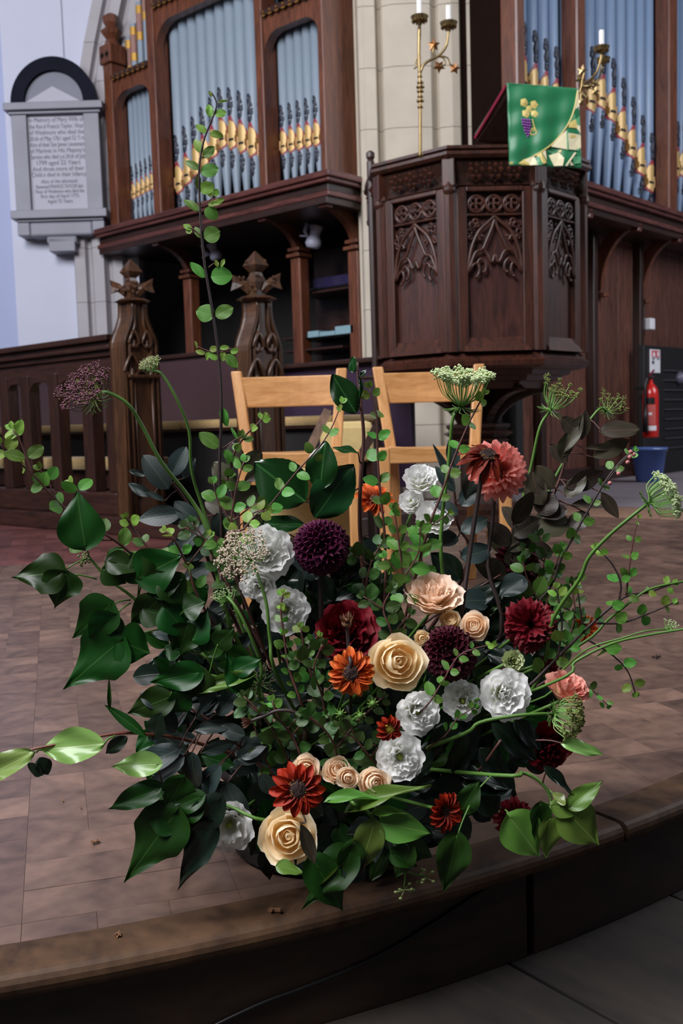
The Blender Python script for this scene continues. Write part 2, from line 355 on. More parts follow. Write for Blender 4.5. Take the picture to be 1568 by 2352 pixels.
# border strips along the arc: slightly proud nosing board
def arcstrip(nm,r0,r1,z0,z1,a0,a1,mat,parent=None,round_=0,step=1):
    n=int((a1-a0)/step)+1; b=MB(); prof=[(r0,z0),(r0,z1)]
    if round_: prof+=[(r1-round_,z1)]+[(r1-round_+round_*math.sin(t*PI/8),z1-round_+round_*math.cos(t*PI/8)) for t in range(1,8)]+[(r1-round_,z0)]
    else: prof+=[(r1,z1),(r1,z0)]
    k=len(prof); vs=[]
    for i in range(n+1):
        a=a0+(a1-a0)*i/n
        vs+=[arcpt(a,r,z) for r,z in prof]
    fs=[(i*k+j,i*k+(j+1)%k,(i+1)*k+(j+1)%k,(i+1)*k+j) for i in range(n) for j in range(k)]+[tuple(range(k)),tuple(range(n*k,n*k+k))[::-1]]
    b.add(vs,fs); return b.build(nm,mat,parent,smooth=False)
for a0,a1 in ((-61.5,-39.2),(-39,-14.6),(-14.4,13.6)):
    arcstrip('nosing_board',DR-.078,DR,-.032,.001,a0,a1,W_EDGE,floor,round_=.016)
JA=math.degrees(math.atan2(G(1258,1975).y-DC.y,G(1258,1975).x-DC.x))
for a0,a1,l in ((-61,JA-.14,'long curved riser panel on the left of the joint'),(JA+.14,13,'curved riser panel on the right of the joint')):
    arcstrip('riser_panel',DR-.05,DR-.02,-.154,-.033,a0,a1,W_RISER,floor)['label']=l
# lower floor: wide dark boards
lf=MB(); lf.box((-3,-6,-.20),(6,9,-.158)); low=struct(lf.build('floor_lower',DARK)); 
q0=G(1195,2227,-.155); q1=G(1420,2352,-.155); dv=(q1-q0).normalized(); nv=V((-dv.y,dv.x,0)); an=math.atan2(dv.y,dv.x)
for k in range(-6,7):
    w_=.34
    T=M.Translation(q0+nv*(w_*(k+.5))+V((0,0,0)))@M.Rotation(an,4,'Z')
    b=MB(); b.box((-3.2,-w_/2+.003,-.03),(3.2,w_/2-.003,random.uniform(-.001,.001)))
    o=b.build('floor_board',W_DKFLOOR,low,Mx=T,bevel=.002)
# grey paving and board edge beyond the platform
b=MB(); b.box((-4.6,5.42,-.012),(-.5,6.0,.004)); tb=struct(b.build('trim_1',wood('pale_border_board',(120,92,76),(160,126,104),rough=.45))); tb['label']='pale brown border board at the far end of the parquet'
pv=None
b=MB(); b.box((-4.6,6.0,-.03),(0,14,-.002)); pv=struct(b.build('floor_paving',PAVE)); pv['label']='grey stone paving beyond the parquet'
for i in range(8):
    for j in range(12):
        x0=-4.4+i*.55+(j%2)*.2; y0=6.01+j*.62
        b=MB(); b.box((x0+.004,y0+.004,-.002),(x0+.546,y0+.616,.006)); b.build('paving_slab',PAVE,pv)
# loose bits on the floor
for i,(x,y,s) in enumerate(((143,1843,.0022),(185,1860,.0018),(218,1939,.004),(272,2152,.003),(630,2098,.006),(1507,1512,.006))):
    g=G(x,y); b=MB()
    for k in range(5): 
        a=random.random()*6.28; b.box((-s*(1+random.random()),-s*.25,0),(s*(1+random.random()),s*.25,s*.5),M.Rotation(a,4,'Z')@M.Rotation(random.uniform(-.4,.4),4,'Y'))
    o=b.build('leaf_scrap',DRY if i<5 else STEMD,Mx=M.Translation(g+V((0,0,.003))))
    tag(o,['pale crumb on the parquet left of the flowers','tiny dark crumb on the parquet beside the pale crumb','dark seed scrap on the parquet above the left blocks','small wet scrap on the worn board edge at lower left','green shred of foliage on the edge board in front of the bucket','dark slender scrap on the parquet at far right'][i],'debris')
# --------------------------------------------------- plaster wall, jamb
def lbox(b,x0,x1,y0,y1,z0,z1): b.box((x0,y0,z0),(x1,y1,z1))
s=lambda x,y,d: L(x,y,d).x
zz=lambda x,y,d: L(x,y,d).z
b=MB(); xl=s(42,780,9.6); xr=s(176,700,9.6); b.box((xl,9.6,0),(xr,9.9,6)); b.box((xr,9.62,0),(xr+.6,9.9,6)); wl=struct(b.build('wall_left',PLASTER,Mx=FRM))
b=MB(); b.box((xl-2.6,9.75,0),(xl,9.95,6)); wl2=struct(b.build('wall_far_left',PLASTERB,Mx=FRM))
# stone jamb: courses of moulded blocks
def moulded(px_off,d,base,courses,mat,parent,segs,bend=None,ref=600):
    # px_off: list of (px, depth offset) across the face; segs: index ranges forming one stone each
    xs=[(s(p,ref,d),o) for p,o in px_off]
    for z0,z1 in courses:
        for a,c in segs:
            poly=[(x,d+o) for x,o in xs[a:c+1]]; poly+=[(xs[c][0],d+base),(xs[a][0],d+base)]
            g=.002; sh0=bend(z0) if bend else 0; sh1=bend(z1) if bend else 0
            n=len(poly); cx=(xs[a][0]+xs[c][0])/2
            def P(pt,z,sh): return ((pt[0]-cx)*(1-g/.3)+cx+sh,pt[1],z)
            vs=[P(p,z0+g,sh0) for p in poly]+[P(p,z1-g,sh1) for p in poly]
            bb=MB(); bb.add(vs,[tuple(range(n))[::-1],tuple(range(n,2*n))]+[(i,(i+1)%n,n+(i+1)%n,n+i) for i in range(n)])
            bb.build('stone_block',mat,parent,Mx=FRM)
jb=MB(); jb.box((s(185,600,9.7),9.8,0),(s(275,600,9.7),10.0,6)); jamb=struct(jb.build('wall_jamb',STONEW,Mx=FRM)); jamb['label']='moulded grey stone arch jamb behind the tablet'
prof=[(168,.05),(172,.0),(196,.0),(200,.06),(207,.05),(214,.0),(240,-.03),(247,.06),(254,.06),(258,.02),(280,.02),(286,.1)]
cs=[(.1,.7),(.7,1.25),(1.25,1.8),(1.8,2.3),(2.3,2.85),(2.85,3.3),(3.3,3.8),(3.8,4.15),(4.15,4.6),(4.6,5.2)]
moulded(prof,9.50,.38,cs,STONEW,jamb,[(0,3),(3,7),(7,11)],bend=lambda z: .13*max(0,z-2.9)**1.6)
# dark void behind the organ
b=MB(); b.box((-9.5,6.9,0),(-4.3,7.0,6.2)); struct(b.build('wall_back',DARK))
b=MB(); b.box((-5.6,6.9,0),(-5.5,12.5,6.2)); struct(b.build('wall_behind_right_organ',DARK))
# --------------------------------------------------- corner pier
pb=MB(); pb.box((s(826,600,7.9),7.85,0),(s(1112,600,7.9),8.1,6)); pier=struct(pb.build('wall_pier',STONE,Mx=FRM)); pier['label']='moulded cream stone pier behind the pulpit'
prof=[(822,.25),(828,.02),(840,.0),(866,.0),(871,.06),(878,.07),(884,.01),(905,-.02),(960,-.03),(992,-.01),(1000,.04),(1006,.06),(1012,.01),(1040,-.015),(1058,.0),(1064,.06),(1072,.05),(1078,.0),(1112,.0),(1122,.1)]
cs=[(.0,.5)]+[(.5+.443*i,.5+.443*(i+1)) for i in range(12)]
off=zz(950,296,7.7); k=(off-.5)/.443; sh=(k-round(k))*.443; cs=[(0,.5+sh)]+[(.5+sh+.443*i,.5+sh+.443*(i+1)) for i in range(12)]
moulded(prof,7.68,.2,cs,STONE,pier,[(0,2),(2,5),(5,11),(11,15),(15,19)],ref=300)
# ================================================================ ORGAN
def curvedpatch(b,r,z0,z1,wf,cols=6,rows=12):
    vs=[];fs=[]
    for i in range(rows+1):
        t=i/rows; z=z0+(z1-z0)*t; a=wf(t)
        for j in range(cols+1):
            q=a*(-1+2*j/cols); vs.append((r*math.sin(q),-r*math.cos(q),z))
    c=cols+1
    fs=[(i*c+j,i*c+j+1,(i+1)*c+j+1,(i+1)*c+j) for i in range(rows) for j in range(cols)]
    return b.add(vs,fs)
def ogee(t): # 0..1 bottom to top, half angle
    if t<.3: return 1.25*math.sqrt(max(0,1-((.3-t)/.3)**2))*.98+.02
    if t<.62: return 1.25
    q=(t-.62)/.38; return max(.02,1.25*(1-q)**.75*(1-.25*math.sin(q*PI)))
b=MB(); curvedpatch(b,1.02,0,1,ogee); ME_RED=b.mesh('mouth_border',REDP,True)
b=MB(); curvedpatch(b,1.04,.05,.84,lambda t:.74*(ogee(t) if t<.62 else 1.25*math.sqrt(max(0.0004,1-((t-.62)/.38)**2)))); ME_GOLD=b.mesh('mouth_plate',GOLDP,True)
b=MB()
for q in (.95,):
    T=M.Rotation(q,4,'Z')@M.Translation((0,-1.05,0)); b.box((-.16,-.16,.2),(.16,.1,.52),T)
    b.box((-.3,-.1,.24),(.3,.1,.40),T)
ME_EAR=b.mesh('ear',GOLDB)
b=MB(); curvedpatch(b,1.06,.27,.34,lambda t:.55,rows=2); ME_SLOT=b.mesh('mouth_slot',DARK)
def cyl(a,z,r=1.03): return V((r*math.sin(a),-r*math.cos(a),z))
def scrollmesh():
    b=MB()
    for cx,cz,rr,sg in ((0,.12,.10,1),(.1,.33,.10,-1),(-.05,.62,.09,1)):
        pts=[cyl(cx*3+sg*rr*4*math.cos(t),cz+rr*math.sin(t)) for t in [(-2.4+4.6*i/9) for i in range(10)]]
        b.tube(pts,[.10-.006*i for i in range(10)],5)
    b.tube([cyl(-.3,.2),cyl(0,.42),cyl(.35,.5)],[.14,.20,.05],5)
    b.tube([cyl(.3,.55),cyl(-.1,.68)],[.12,.05],5)
    return b
ME_SCR=scrollmesh().mesh('painted_scroll',INK,True)
def pipe(org,T,x,y,r,zm,hm,ztop,zfoot,mat,bands=None):
    # T: case frame -> world; pipe faces local -Y
    P=T@M.Translation((x,y,0)); b=MB()
    b.lathe([(r*.32,zfoot),(r*.36,zfoot+.02),(r,zm-hm*.18),(r,ztop)],k=18)
    p=b.build('pipe',mat,org,smooth=False,Mx=P)
    for f in p.data.polygons: f.use_smooth=len(f.vertices)==4
    if hm:
        Q=P@M.Translation((0,0,zm-hm*.35))@M.Diagonal((r,r,hm,1))
        for nm,me in (('mouth_border',ME_RED),('mouth_plate',ME_GOLD),('ear',ME_EAR),('mouth_slot',ME_SLOT)): put(nm,me,Q,p)
        put('ear',ME_EAR,Q@M.Diagonal((-1,1,1,1)),p)
        put('painted_scroll',ME_SCR,P@M.Translation((0,0,zm+hm*.66))@M.Diagonal((r,r,hm*.95,1)),p)
        rr=r*.86
        put('painted_scroll',ME_SCR,P@M.Translation((0,0,zm-hm*.36))@M.Diagonal((rr,rr,-hm*.6,1)),p)
    if bands:
        for z0 in bands:
            c=MB(); c.lathe([(r*1.06,z0),(r*1.06,z0+.03)],k=14); c.build('gold_band',GOLD,p,Mx=P)
        c=MB(); c.lathe([(r*1.03,bands[0]+.03),(r*1.03,bands[1])],k=14); c.build('painted_band',plain('pink_brown_band',(150,112,104),.6),p,Mx=P)
    return p
def xbox(nm,a,c,mat,par,T,bev=.004,label=None): b=MB(); b.box(a,c); return b.build(nm,mat,par,Mx=T,bevel=bev,label=label)
def lintel(org,T,x0,x1,y0,y1,z0,z1,rad,mat,nm='arched_rail'):
    # rail with rounded lower corners
    pts=[(x0,z1),(x1,z1),(x1,z0-rad)]
    pts+=[(x1-.0-rad+rad*math.cos(a),z0-rad+rad*math.sin(a)) for a in [PI/2*i/8 for i in range(9)]]
    pts+=[(x0+rad+rad*math.cos(a),z0-rad+rad*math.sin(a)) for a in [PI/2+PI/2*i/8 for i in range(9)]]
    pts+=[(x0,z0-rad)]
    out=[pts[0]]
    for p in pts[1:]:
        if (abs(p[0]-out[-1][0])+abs(p[1]-out[-1][1]))>1e-4: out.append(p)
    # build as quads fan strips to keep concave shape clean
    b=MB(); n=12
    def low(x):
        d=min(x-x0,x1-x)
        return z0-rad+math.sqrt(max(0,rad*rad-(rad-min(d,rad))**2))
    xs=[x0+rad*(1-math.cos(PI/2*i/n)) for i in range(n+1)]+[x1-rad*(1-math.cos(PI/2*i/n)) for i in range(n,-1,-1)]
    vs=[]
    for x in xs:
        for y in (y0,y1): vs+=[(x,y,low(x)),(x,y,z1)]
    fs=[]
    for i in range(len(xs)-1):
        a=i*4; c=a+4
        fs+=[(a,c,c+1,a+1),(a+2,a+3,c+3,c+2),(a,a+2,c+2,c),(a+1,c+1,c+3,a+3)]
    b.add(vs,fs); return b.build(nm,mat,org,Mx=T)
def crest(org,T,x0,x1,y,z):
    xbox('crest_strip',(x0,y-.02,z),(x1,y+.03,z+.045),W_OAKH,org,T)
    n=int((x1-x0)/.07); b=MB()
    for i in range(n):
        x=x0+(i+.5)*(x1-x0)/n; b.box((x-.018,y-.028,z-.012),(x+.018,y-.02,z+.002)); b.box((x-.008,y-.03,z+.014),(x+.008,y-.02,z+.03))
    b.build('crest_bead',GOLDB,org,Mx=T)
CT=2.445
def cornice(org,T,x0,x1,y,ret0=None,ret1=None):
    # moulded sections stepping outwards towards the top; y is the front of the widest section
    for k,(o,z0,z1,m) in enumerate(((0,2.40,CT,W_ORGH),(.025,2.37,2.40,W_ORGH),(.07,2.31,2.37,W_OAKH),(.045,2.27,2.31,W_ORGH))):
        xbox('cornice_moulding',(x0-(0),y+o,z0),(x1-o,y+.9,z1),m,org,T,.008)
def bracket(org,T,x,yf,yb,ztop,zb,w=.055,mat=None):
    # quarter-arch timber bracket from under the cornice down to the post behind
    pts_o=[];pts_i=[]; n=12; R1=yb-yf; R2=ztop-zb
    for i in range(n+1):
        a=PI/2*i/n; pts_o.append((yb-R1*math.cos(a)*1.0,zb+R2*math.sin(a)))
    b=MB(); vs=[]
    for i,(y,z) in enumerate(pts_o):
        a=PI/2*i/n
        vs+=[(x-w/2,y,z),(x+w/2,y,z),(x-w/2,yb-(R1-.07)*math.cos(a)+.0,zb+(R2-.0)*math.sin(a)+.0) ,(x+w/2,yb-(R1-.07)*math.cos(a),zb+R2*math.sin(a))]
    # curve runs from post foot (a=0 at front?) to the top
    vs=[]
    for i in range(n+1):
        a=PI/2*i/n; y=yb-R1*(1-math.cos(a)); z=zb+R2*math.sin(a)
        y2=yb+.03; z2=z
        t=.07
        vs+=[(x-w/2,y-t*.6,z-0),(x+w/2,y-t*.6,z),(x+w/2,min(yb+.02,y+t),min(ztop,z+t*.5)),(x-w/2,min(yb+.02,y+t),min(ztop,z+t*.5))]
    fs=[(i*4+j,i*4+(j+1)%4,(i+1)*4+(j+1)%4,(i+1)*4+j) for i in range(n) for j in range(4)]+[(0,1,2,3),(n*4+3,n*4+2,n*4+1,n*4)]
    b.add(vs,fs); b.build('curved_bracket',mat or W_ORG,org,Mx=T)
# ---- left organ
YF=5.62
orgL=thing('pipe_organ','grey-piped organ case with red-brown arched posts above the choir stalls','organ',(-6.3,5.9,CT))
I4=M.Identity(4); X=lambda px,py=300,Y=YF: AY(px,py,Y).x
ps=[(X(243),X(262)),(X(344),X(362)),(X(591),X(609)),(X(734),X(748))]
ztb=AY(300,158,YF).z-.03; ztc=AY(345,14,YF).z-.03
for i,(a,c) in enumerate(ps):
    xbox('case_post',(a,YF,CT),(c,YF+.16,ztb+.16 if i==0 else 5.4),W_ORG,orgL,I4,.012)
for (a,c),zt in (((ps[0][1],ps[1][0]),ztb),((ps[2][1],ps[3][0]),ztb),((ps[1][1],ps[2][0]),ztc)):
    lintel(orgL,I4,a,c,YF+.02,YF+.10,zt-.12,zt,.16 if zt==ztb else .22,W_ORG); crest(orgL,I4,a,c,YF+.01,zt)
# finial on the first post
fx=(ps[0][0]+ps[0][1])/2; fz=ztb+.16
b=MB(); b.box((fx-.085,YF-.02,fz),(fx+.085,YF+.16,fz+.17)); fb=b.build('finial',W_ORG,orgL,bevel=.012)
b=MB(); b.lathe([(.075,0),(.05,.06),(.085,.10),(.10,.13),(.05,.17),(.07,.20),(.075,.26),(.02,.29)],c=(fx,YF+.07,fz+.17),k=6); b.build('finial_knop',W_ORG,fb)
b=MB()
for dx in (-.035,.035):
    b.box((fx+dx-.012,YF-.024,fz+.05),(fx+dx+.012,YF-.018,fz+.1)); b.box((fx+dx-.024,YF-.024,fz+.065),(fx+dx+.024,YF-.018,fz+.085))
b.build('pierced_quatrefoil',DARK,fb)
cornice(orgL,I4,ps[0][0]-.12,-4.98,5.5)
xbox('side_panel',(ps[3][1]-.05,YF+.16,CT),(ps[3][1]-.01,6.8,5.4),W_ORG,orgL,I4)
xbox('soffit',(ps[0][0]-.1,5.55,2.22),(-5.05,6.85,2.27),W_OAKH,orgL,I4)
xbox('inner_back',(ps[0][0],6.3,CT),(ps[3][1]-.05,6.34,5.4),DARK,orgL,I4)
def bay(org,T,x0,x1,n,y,zms,mat,ztop,r=None,hm=.2,prox=None):
    w_=(x1-x0)/n
    for i in range(n):
        t=(i+.5)/n; zm=zms(t); r_=min(w_*.47,.068)
        pipe(org,T,x0+(i+.5)*w_,y,w_*.485,zm,min(.31,max(.18,w_*2.5)),ztop,CT+.005,mat)
bay(orgL,I4,ps[0][1]-.0,ps[1][0]+.03,8,5.80,lambda t:2.76+.08*t,PIPE,3.75)
bay(orgL,I4,ps[1][1],ps[2][0]+.06,11,5.82,lambda t:2.72+.30*(1-abs(t-.52)/.52),PIPE,5.3)
bay(orgL,I4,ps[2][1],ps[3][0]+.05,7,5.80,lambda t:2.80-.02*t,PIPE,3.75)
for px_,py_ in ((262,152),(272,132),(283,115),(295,87),(306,56),(319,7),(332,-40)):
    P_=AY(px_,py_,5.84); bands=(P_.z-.10,P_.z-.33) if py_>0 else None
    b0=(P_.z-.33,P_.z-.10)
    pipe(orgL,I4,P_.x,5.84,.031,0,0,P_.z,3.6,PIPE,bands=b0 if py_>-10 else None) if False else None
    b=MB(); b.lathe([(.031,3.55),(.031,P_.z)],c=(P_.x,5.84,0),k=14); p=b.build('pipe',PIPE,orgL)
    for z0 in b0:
        c=MB(); c.lathe([(.034,z0),(.034,z0+.07)],c=(P_.x,5.84,0),k=14); c.build('gold_band',GOLD,p)
    c=MB(); c.lathe([(.0325,b0[0]+.07),(.0325,b0[1])],c=(P_.x,5.84,0),k=14); c.build('painted_band',PINKB if 'PINKB' in globals() else globals().setdefault('PINKB',plain('pink_brown_band',(150,112,104),.6)),p)
b=MB()
for i in range(3):
    x_=X(640+i*22,10); b.lathe([(.036,3.6),(.036,5.2)],c=(x_,5.84,0),k=14)
b.build('upper_pipe',PIPE,orgL,smooth=True)
# under-case posts and brackets
for px_,pb_ in ((440,355),(690,602),(822,743)):
    xp=AY(px_,700,6.05).x; zc=AY(px_,{440:640,690:592,822:575}[px_],6.05).z
    xbox('lower_post',(xp-.055,6.0,.02),(xp+.055,6.11,zc),W_ORG,orgL,I4,.012)
    xbox('post_capital',(xp-.075,5.97,zc),(xp+.075,6.13,zc+.03),W_ORG,orgL,I4,.006)
    xbox('post_capital',(xp-.065,5.98,zc+.05),(xp+.065,6.12,zc+.08),W_ORG,orgL,I4,.006)
    bracket(orgL,I4,xp,5.62,6.05,2.24,zc+.03)
    q=AY(pb_,465,5.6); xbox('pendant_block',(q.x-.045,5.58,2.20),(q.x+.045,5.66,2.27),W_ORGH,orgL,I4,.012)
# ---- right organ
TR=M.Rotation(PI/2,4,'Z')      # local (x, y) -> world (-y, x)
orgR=thing('pipe_organ','blue-piped organ case to the right of the pulpit','organ',(-4.2,8,CT))
YR=lambda px,py=200,X_=-3.95: AX(px,py,X_).y
rp=[(YR(1188),YR(1207)),(YR(1326),YR(1346)),(YR(1537),YR(1556))]
for a,c in rp: xbox('case_post',(a,3.95,CT),(c,4.09,5.6),W_ORG,orgR,TR,.012)
rp.append((rp[2][1]+1.35,rp[2][1]+1.5))
xbox('end_panel',(rp[0][0],4.09,CT),(rp[0][0]+.04,5.2,5.6),plain('matt_dark_oak',(24,12,8),.9,spec=.1),orgR,TR)
for k,(o,z0,z1,m) in enumerate(((0,2.40,CT,W_ORGH),(.025,2.37,2.40,W_ORGH),(.07,2.31,2.37,W_OAKH),(.045,2.27,2.31,W_ORGH))):
    xbox('cornice_moulding',(rp[0][0]-.1+o,3.88+o,z0),(11.5,5.0,z1),m,orgR,TR,.008)
bay(orgR,TR,rp[0][1]-.02,rp[1][0],5,4.16,lambda t:3.15-.1*t,PIPEB,5.6)
bay(orgR,TR,rp[1][1]-.12,rp[2][0],9,4.16,lambda t:3.02+.26*(1-abs(t-.42)/.45) if t<.42 else 3.28-.62*(t-.42)/.58*1.0,PIPEB,5.6)
bay(orgR,TR,rp[2][1],rp[2][1]+.7,5,4.16,lambda t:2.9+.1*t,PIPEB,5.6)
xbox('inner_back',(rp[0][0]+.05,4.5,CT),(11.5,4.54,5.6),plain('blue_grey_backing',(70,84,120),.7),orgR,TR)
# boarding below the right organ
wr=MB(); wr.box((6.4,4.42,0),(11.5,4.5,2.3)); wallr=struct(wr.build('wall_right',DARK,Mx=TR)); wallr['label']='vertical boarded partition under the right organ'
e=[YR(x,700,-4.35) for x in (1180,1215,1238,1262,1300,1345,1364,1390,1418,1450,1472,1500,1530,1560,1600,1640)]
for a,c in zip(e[:-1],e[1:]):
    b=MB(); b.box((a+.004,4.35,.02),(c-.004,4.42,2.25)); b.build('board',W_BOARD,wallr,Mx=TR,bevel=.006)
for a in (1240,1362,1468):
    y0=YR(a,700,-4.3); xbox('upright_post',(y0-.04,4.27,0.01),(y0+.04,4.36,2.24),W_OAK,wallr,TR,.01)
xbox('skirting',(6.45,4.31,.004),(11.2,4.36,.14),W_OAKH,wallr,TR)
for px_ in (1350,1463,1556):
    y0=YR(px_,470,-3.98); xbox('pendant_block',(y0-.035,3.95,2.19),(y0+.035,4.03,2.27),W_ORGH,orgR,TR,.01)
    y1=y0; bracket(orgR,TR,y1,3.98,4.36,2.24,1.72,mat=W_ORG)
    xbox('post_capital',(y1-.04,4.27,1.66),(y1+.04,4.40,1.70),W_ORG,orgR,TR,.006)
xbox('soffit',(6.4,3.95,2.22),(11.5,4.5,2.27),W_OAKH,orgR,TR)
# switch box and conduit
p=AX(1486,745,-4.3); b=MB(); b.box((p.y-.05,4.24,p.z-.055),(p.y+.05,4.33,p.z+.055)); o=b.build('switch_box',WHITEP,Mx=TR,bevel=.01); tag(o,'small white square switch box on the boarded partition','switch')
b=MB(); b.tube([(p.y,4.335,p.z+.05),(p.y,4.335,p.z+.42)],.008,6); b.build('conduit',STEMD,o,Mx=TR)
# black cabinet, sign, extinguisher, bucket
c0=AX(1478,792,-4.2)
cab=thing('cabinet','black storage cabinet standing against the boards at the right edge','cabinet',(-4.2,c0.y+.5,0))
y0=c0.y
xbox('body',(y0,4.197,0),(y0+1.5,4.26,c0.z),BLACKC,cab,TR,.008)
for k in range(9): xbox('shelf_edge',(y0+.42,4.175,.25+.095*k),(y0+1.45,4.20,.262+.095*k),plain('dim_grey_edge',(62,60,66),.5) if k==0 else bpy.data.materials['dim_grey_edge'],cab,TR,.002)
b=MB(); b.lathe([(.001,-.05),(.04,-.045),(.065,0),(.04,.045),(.001,.05)],T=TR@M.Translation((AX(1562,868,-4.17).y,4.17,AX(1562,868,-4.17).z))@M.Rotation(PI/2,4,'X'),k=14); b.build('round_handle',plain('lilac_grey_knob',(96,92,110),.4),cab,smooth=True)
a=AX(1492,802,-4.19); c=AX(1515,857,-4.19)
sg=thing('fire_sign','white and red fire point sign above the extinguisher','sign',((-4.19,(a.y+c.y)/2,(a.z+c.z)/2)))
xbox('plate',(a.y,4.185,c.z),(c.y,4.195,a.z),WHITEP,sg,TR,.004)
h=a.z-c.z; w_=c.y-a.y; RS=plain('sign_red',(196,52,74),.5)
xbox('red_panel',(a.y+w_*.13,4.180,a.z-h*.33),(c.y-w_*.13,4.186,a.z-h*.05),RS,sg,TR,0)
b=MB(); b.box((a.y+w_*.2,4.176,a.z-h*.31),(a.y+w_*.4,4.181,a.z-h*.17)); b.box((a.y+w_*.25,4.176,a.z-h*.17),(a.y+w_*.34,4.181,a.z-h*.10)); b.box((a.y+w_*.62,4.176,a.z-h*.29),(a.y+w_*.78,4.181,a.z-h*.1)); b.build('pictogram',WHITEP,sg,Mx=TR)
b=MB(); b.box((a.y+w_*.16,4.180,a.z-h*.42),(a.y+w_*.4,4.186,a.z-h*.37)); b.box((a.y+w_*.64,4.180,a.z-h*.42),(a.y+w_*.86,4.186,a.z-h*.37)); b.box((a.y+w_*.14,4.180,a.z-h*.62),(a.y+w_*.34,4.186,a.z-h*.48)); b.build('printed_lines',INKT,sg,Mx=TR)
e0=AX(1494,1005,-4.05); e1=AX(1492,868,-4.05); hz=e1.z-e0.z
ex=thing('fire_extinguisher','red fire extinguisher hanging above the blue bucket','extinguisher',(-4.05,e0.y,e0.z))
T=M.Translation((-4.05,e0.y,e0.z)); r=.072
b=MB(); b.lathe([(r*.9,0),(r,.012),(r,hz*.72),(r*.93,hz*.80),(r*.62,hz*.87),(r*.32,hz*.91),(r*.26,hz*.97)],k=24,T=T); b.build('cylinder',REDX,ex,smooth=True)
b=MB(); b.lathe([(.018,hz*.97),(.024,hz*1.0),(.02,hz*1.05),(.008,hz*1.07)],k=10,T=T); b.build('valve',BLACKP,ex)
b=MB(); b.tube([(0,-.03,hz*1.03),(0,.02,hz*1.08),(0,.07,hz*1.13)],.01,6); b.tube([(0,0,hz*1.0),(0,.06,hz*1.02)],.008,6); b.build('squeeze_handle',plain('maroon_lever',(110,24,40),.4),ex,Mx=T)
b=MB(); b.tube(catmull([(0,-.02,hz*1.0),(0,-.08,hz*1.0),(0,-.115,hz*.86),(0,-.12,hz*.6),(0,-.115,hz*.2),(0,-.10,hz*.12)]),.013,7); b.tube([(0,-.118,hz*.55),(0,-.112,hz*.1)],[.014,.026],8); b.build('hose_horn',BLACKP,ex,Mx=T,smooth=True)
def band(r,z0,z1,a0,a1,n=8):
    b=MB(); vs=[];
    for i in range(n+1):
        a=a0+(a1-a0)*i/n
        for z in (z0,z1): vs.append((r*math.cos(a),r*math.sin(a),z))
    b.add(vs,[(2*i,2*i+2,2*i+3,2*i+1) for i in range(n)]); return b
band(r*1.01,hz*.56,hz*.67,-1.9,-.6).build('black_label',BLACKP,ex,Mx=T)
band(r*1.01,hz*.22,hz*.55,-1.8,-.5).build('instruction_label',plain('faded_red_label',(184,84,78),.5,var=.3,scale=120),ex,Mx=T)
band(r*1.02,hz*.38,hz*.42,-1.4,-1.0).build('label_spot',WHITEP,ex,Mx=T)
band(r*1.01,hz*.12,hz*.20,-1.8,-.4).build('white_label',WHITEP,ex,Mx=T)
b=MB(); b.box((-.15,-.02,hz*.8),(-.02,.02,hz*.86)); b.build('wall_bracket',BLACKP,ex,Mx=T)
g=G(1490,1108); bz=g
bk=thing('bucket','blue plastic bucket on the grey paving under the extinguisher','bucket',g)
T=M.Translation(g); hb=.305
b=MB(); b.lathe([(.105,.007),(.11,.012),(.148,hb-.02),(.158,hb-.02),(.158,hb),(.143,hb),(.106,.02),(.02,.02)],k=28,T=T); b.build('pail',BUCKET,bk,smooth=True)
b=MB(); b.tube([T@V((.155*math.cos(a),.155*math.sin(a)*1.0,hb-.015-.02*math.sin((a+.3)))) for a in [PI*i/12-.9 for i in range(13)]],.004,6); b.build('handle',plain('wire_handle',(150,154,160),.3,metal=.8),bk)
# --------------------------------------------------- marble tablet
tab=thing('memorial_tablet','grey marble memorial tablet with black arched top and painted lettering','tablet',D(130,360,9.45))
DT=9.42
def TP(x,y,d=DT): p=L(x,y,d); return p
def tb(nm,x0,y0,x1,y1,d0,d1,mat,par=tab,bev=.008,ref=None):
    # slab whose face spans those points on the wall, from d0 (front) to d1
    ym=(y0+y1)/2; a=TP(x0,ym); c=TP(x1,ym); z1=TP((x0+x1)/2,y0).z; z0=TP((x0+x1)/2,y1).z
    b=MB(); b.box((a.x,d0,z0),(c.x,d1,z1)); return b.build(nm,mat,par,Mx=FRM,bevel=bev)
xa=TP(28,360).x; xb=TP(238,360).x; xc=(xa+xb)/2
def zof(y): return TP(135,y).z
def tz(nm,w0,w1,y0,y1,d0,mat,bev=.006):
    b=MB(); b.box((xc+w0,d0,zof(y1)),(xc+w1,9.6,zof(y0))); return b.build(nm,mat,tab,Mx=FRM,bevel=bev)
hw=(xb-xa)/2
tz('top_shelf',-hw-.03,hw+.03,240,257,DT-.10,MARB); tz('top_shelf',-hw-.0,hw+.0,257,264,DT-.06,MARB)
tz('side_pilaster',-hw+.02,-hw+.16,264,486,DT-.04,MARB); tz('side_pilaster',hw-.16,hw-.02,264,486,DT-.04,MARB)
face=tz('inscription_panel',-hw+.15,hw-.15,264,484,DT+.0,MARBW)
tz('bottom_shelf',-hw-.02,hw+.02,485,504,DT-.09,MARB); tz('bottom_shelf',-hw+.02,hw-.02,504,510,DT-.05,MARB)
tz('corner_block',-hw+.02,-hw+.13,510,540,DT-.03,MARB); tz('corner_block',hw-.13,hw-.02,510,540,DT-.03,MARB)
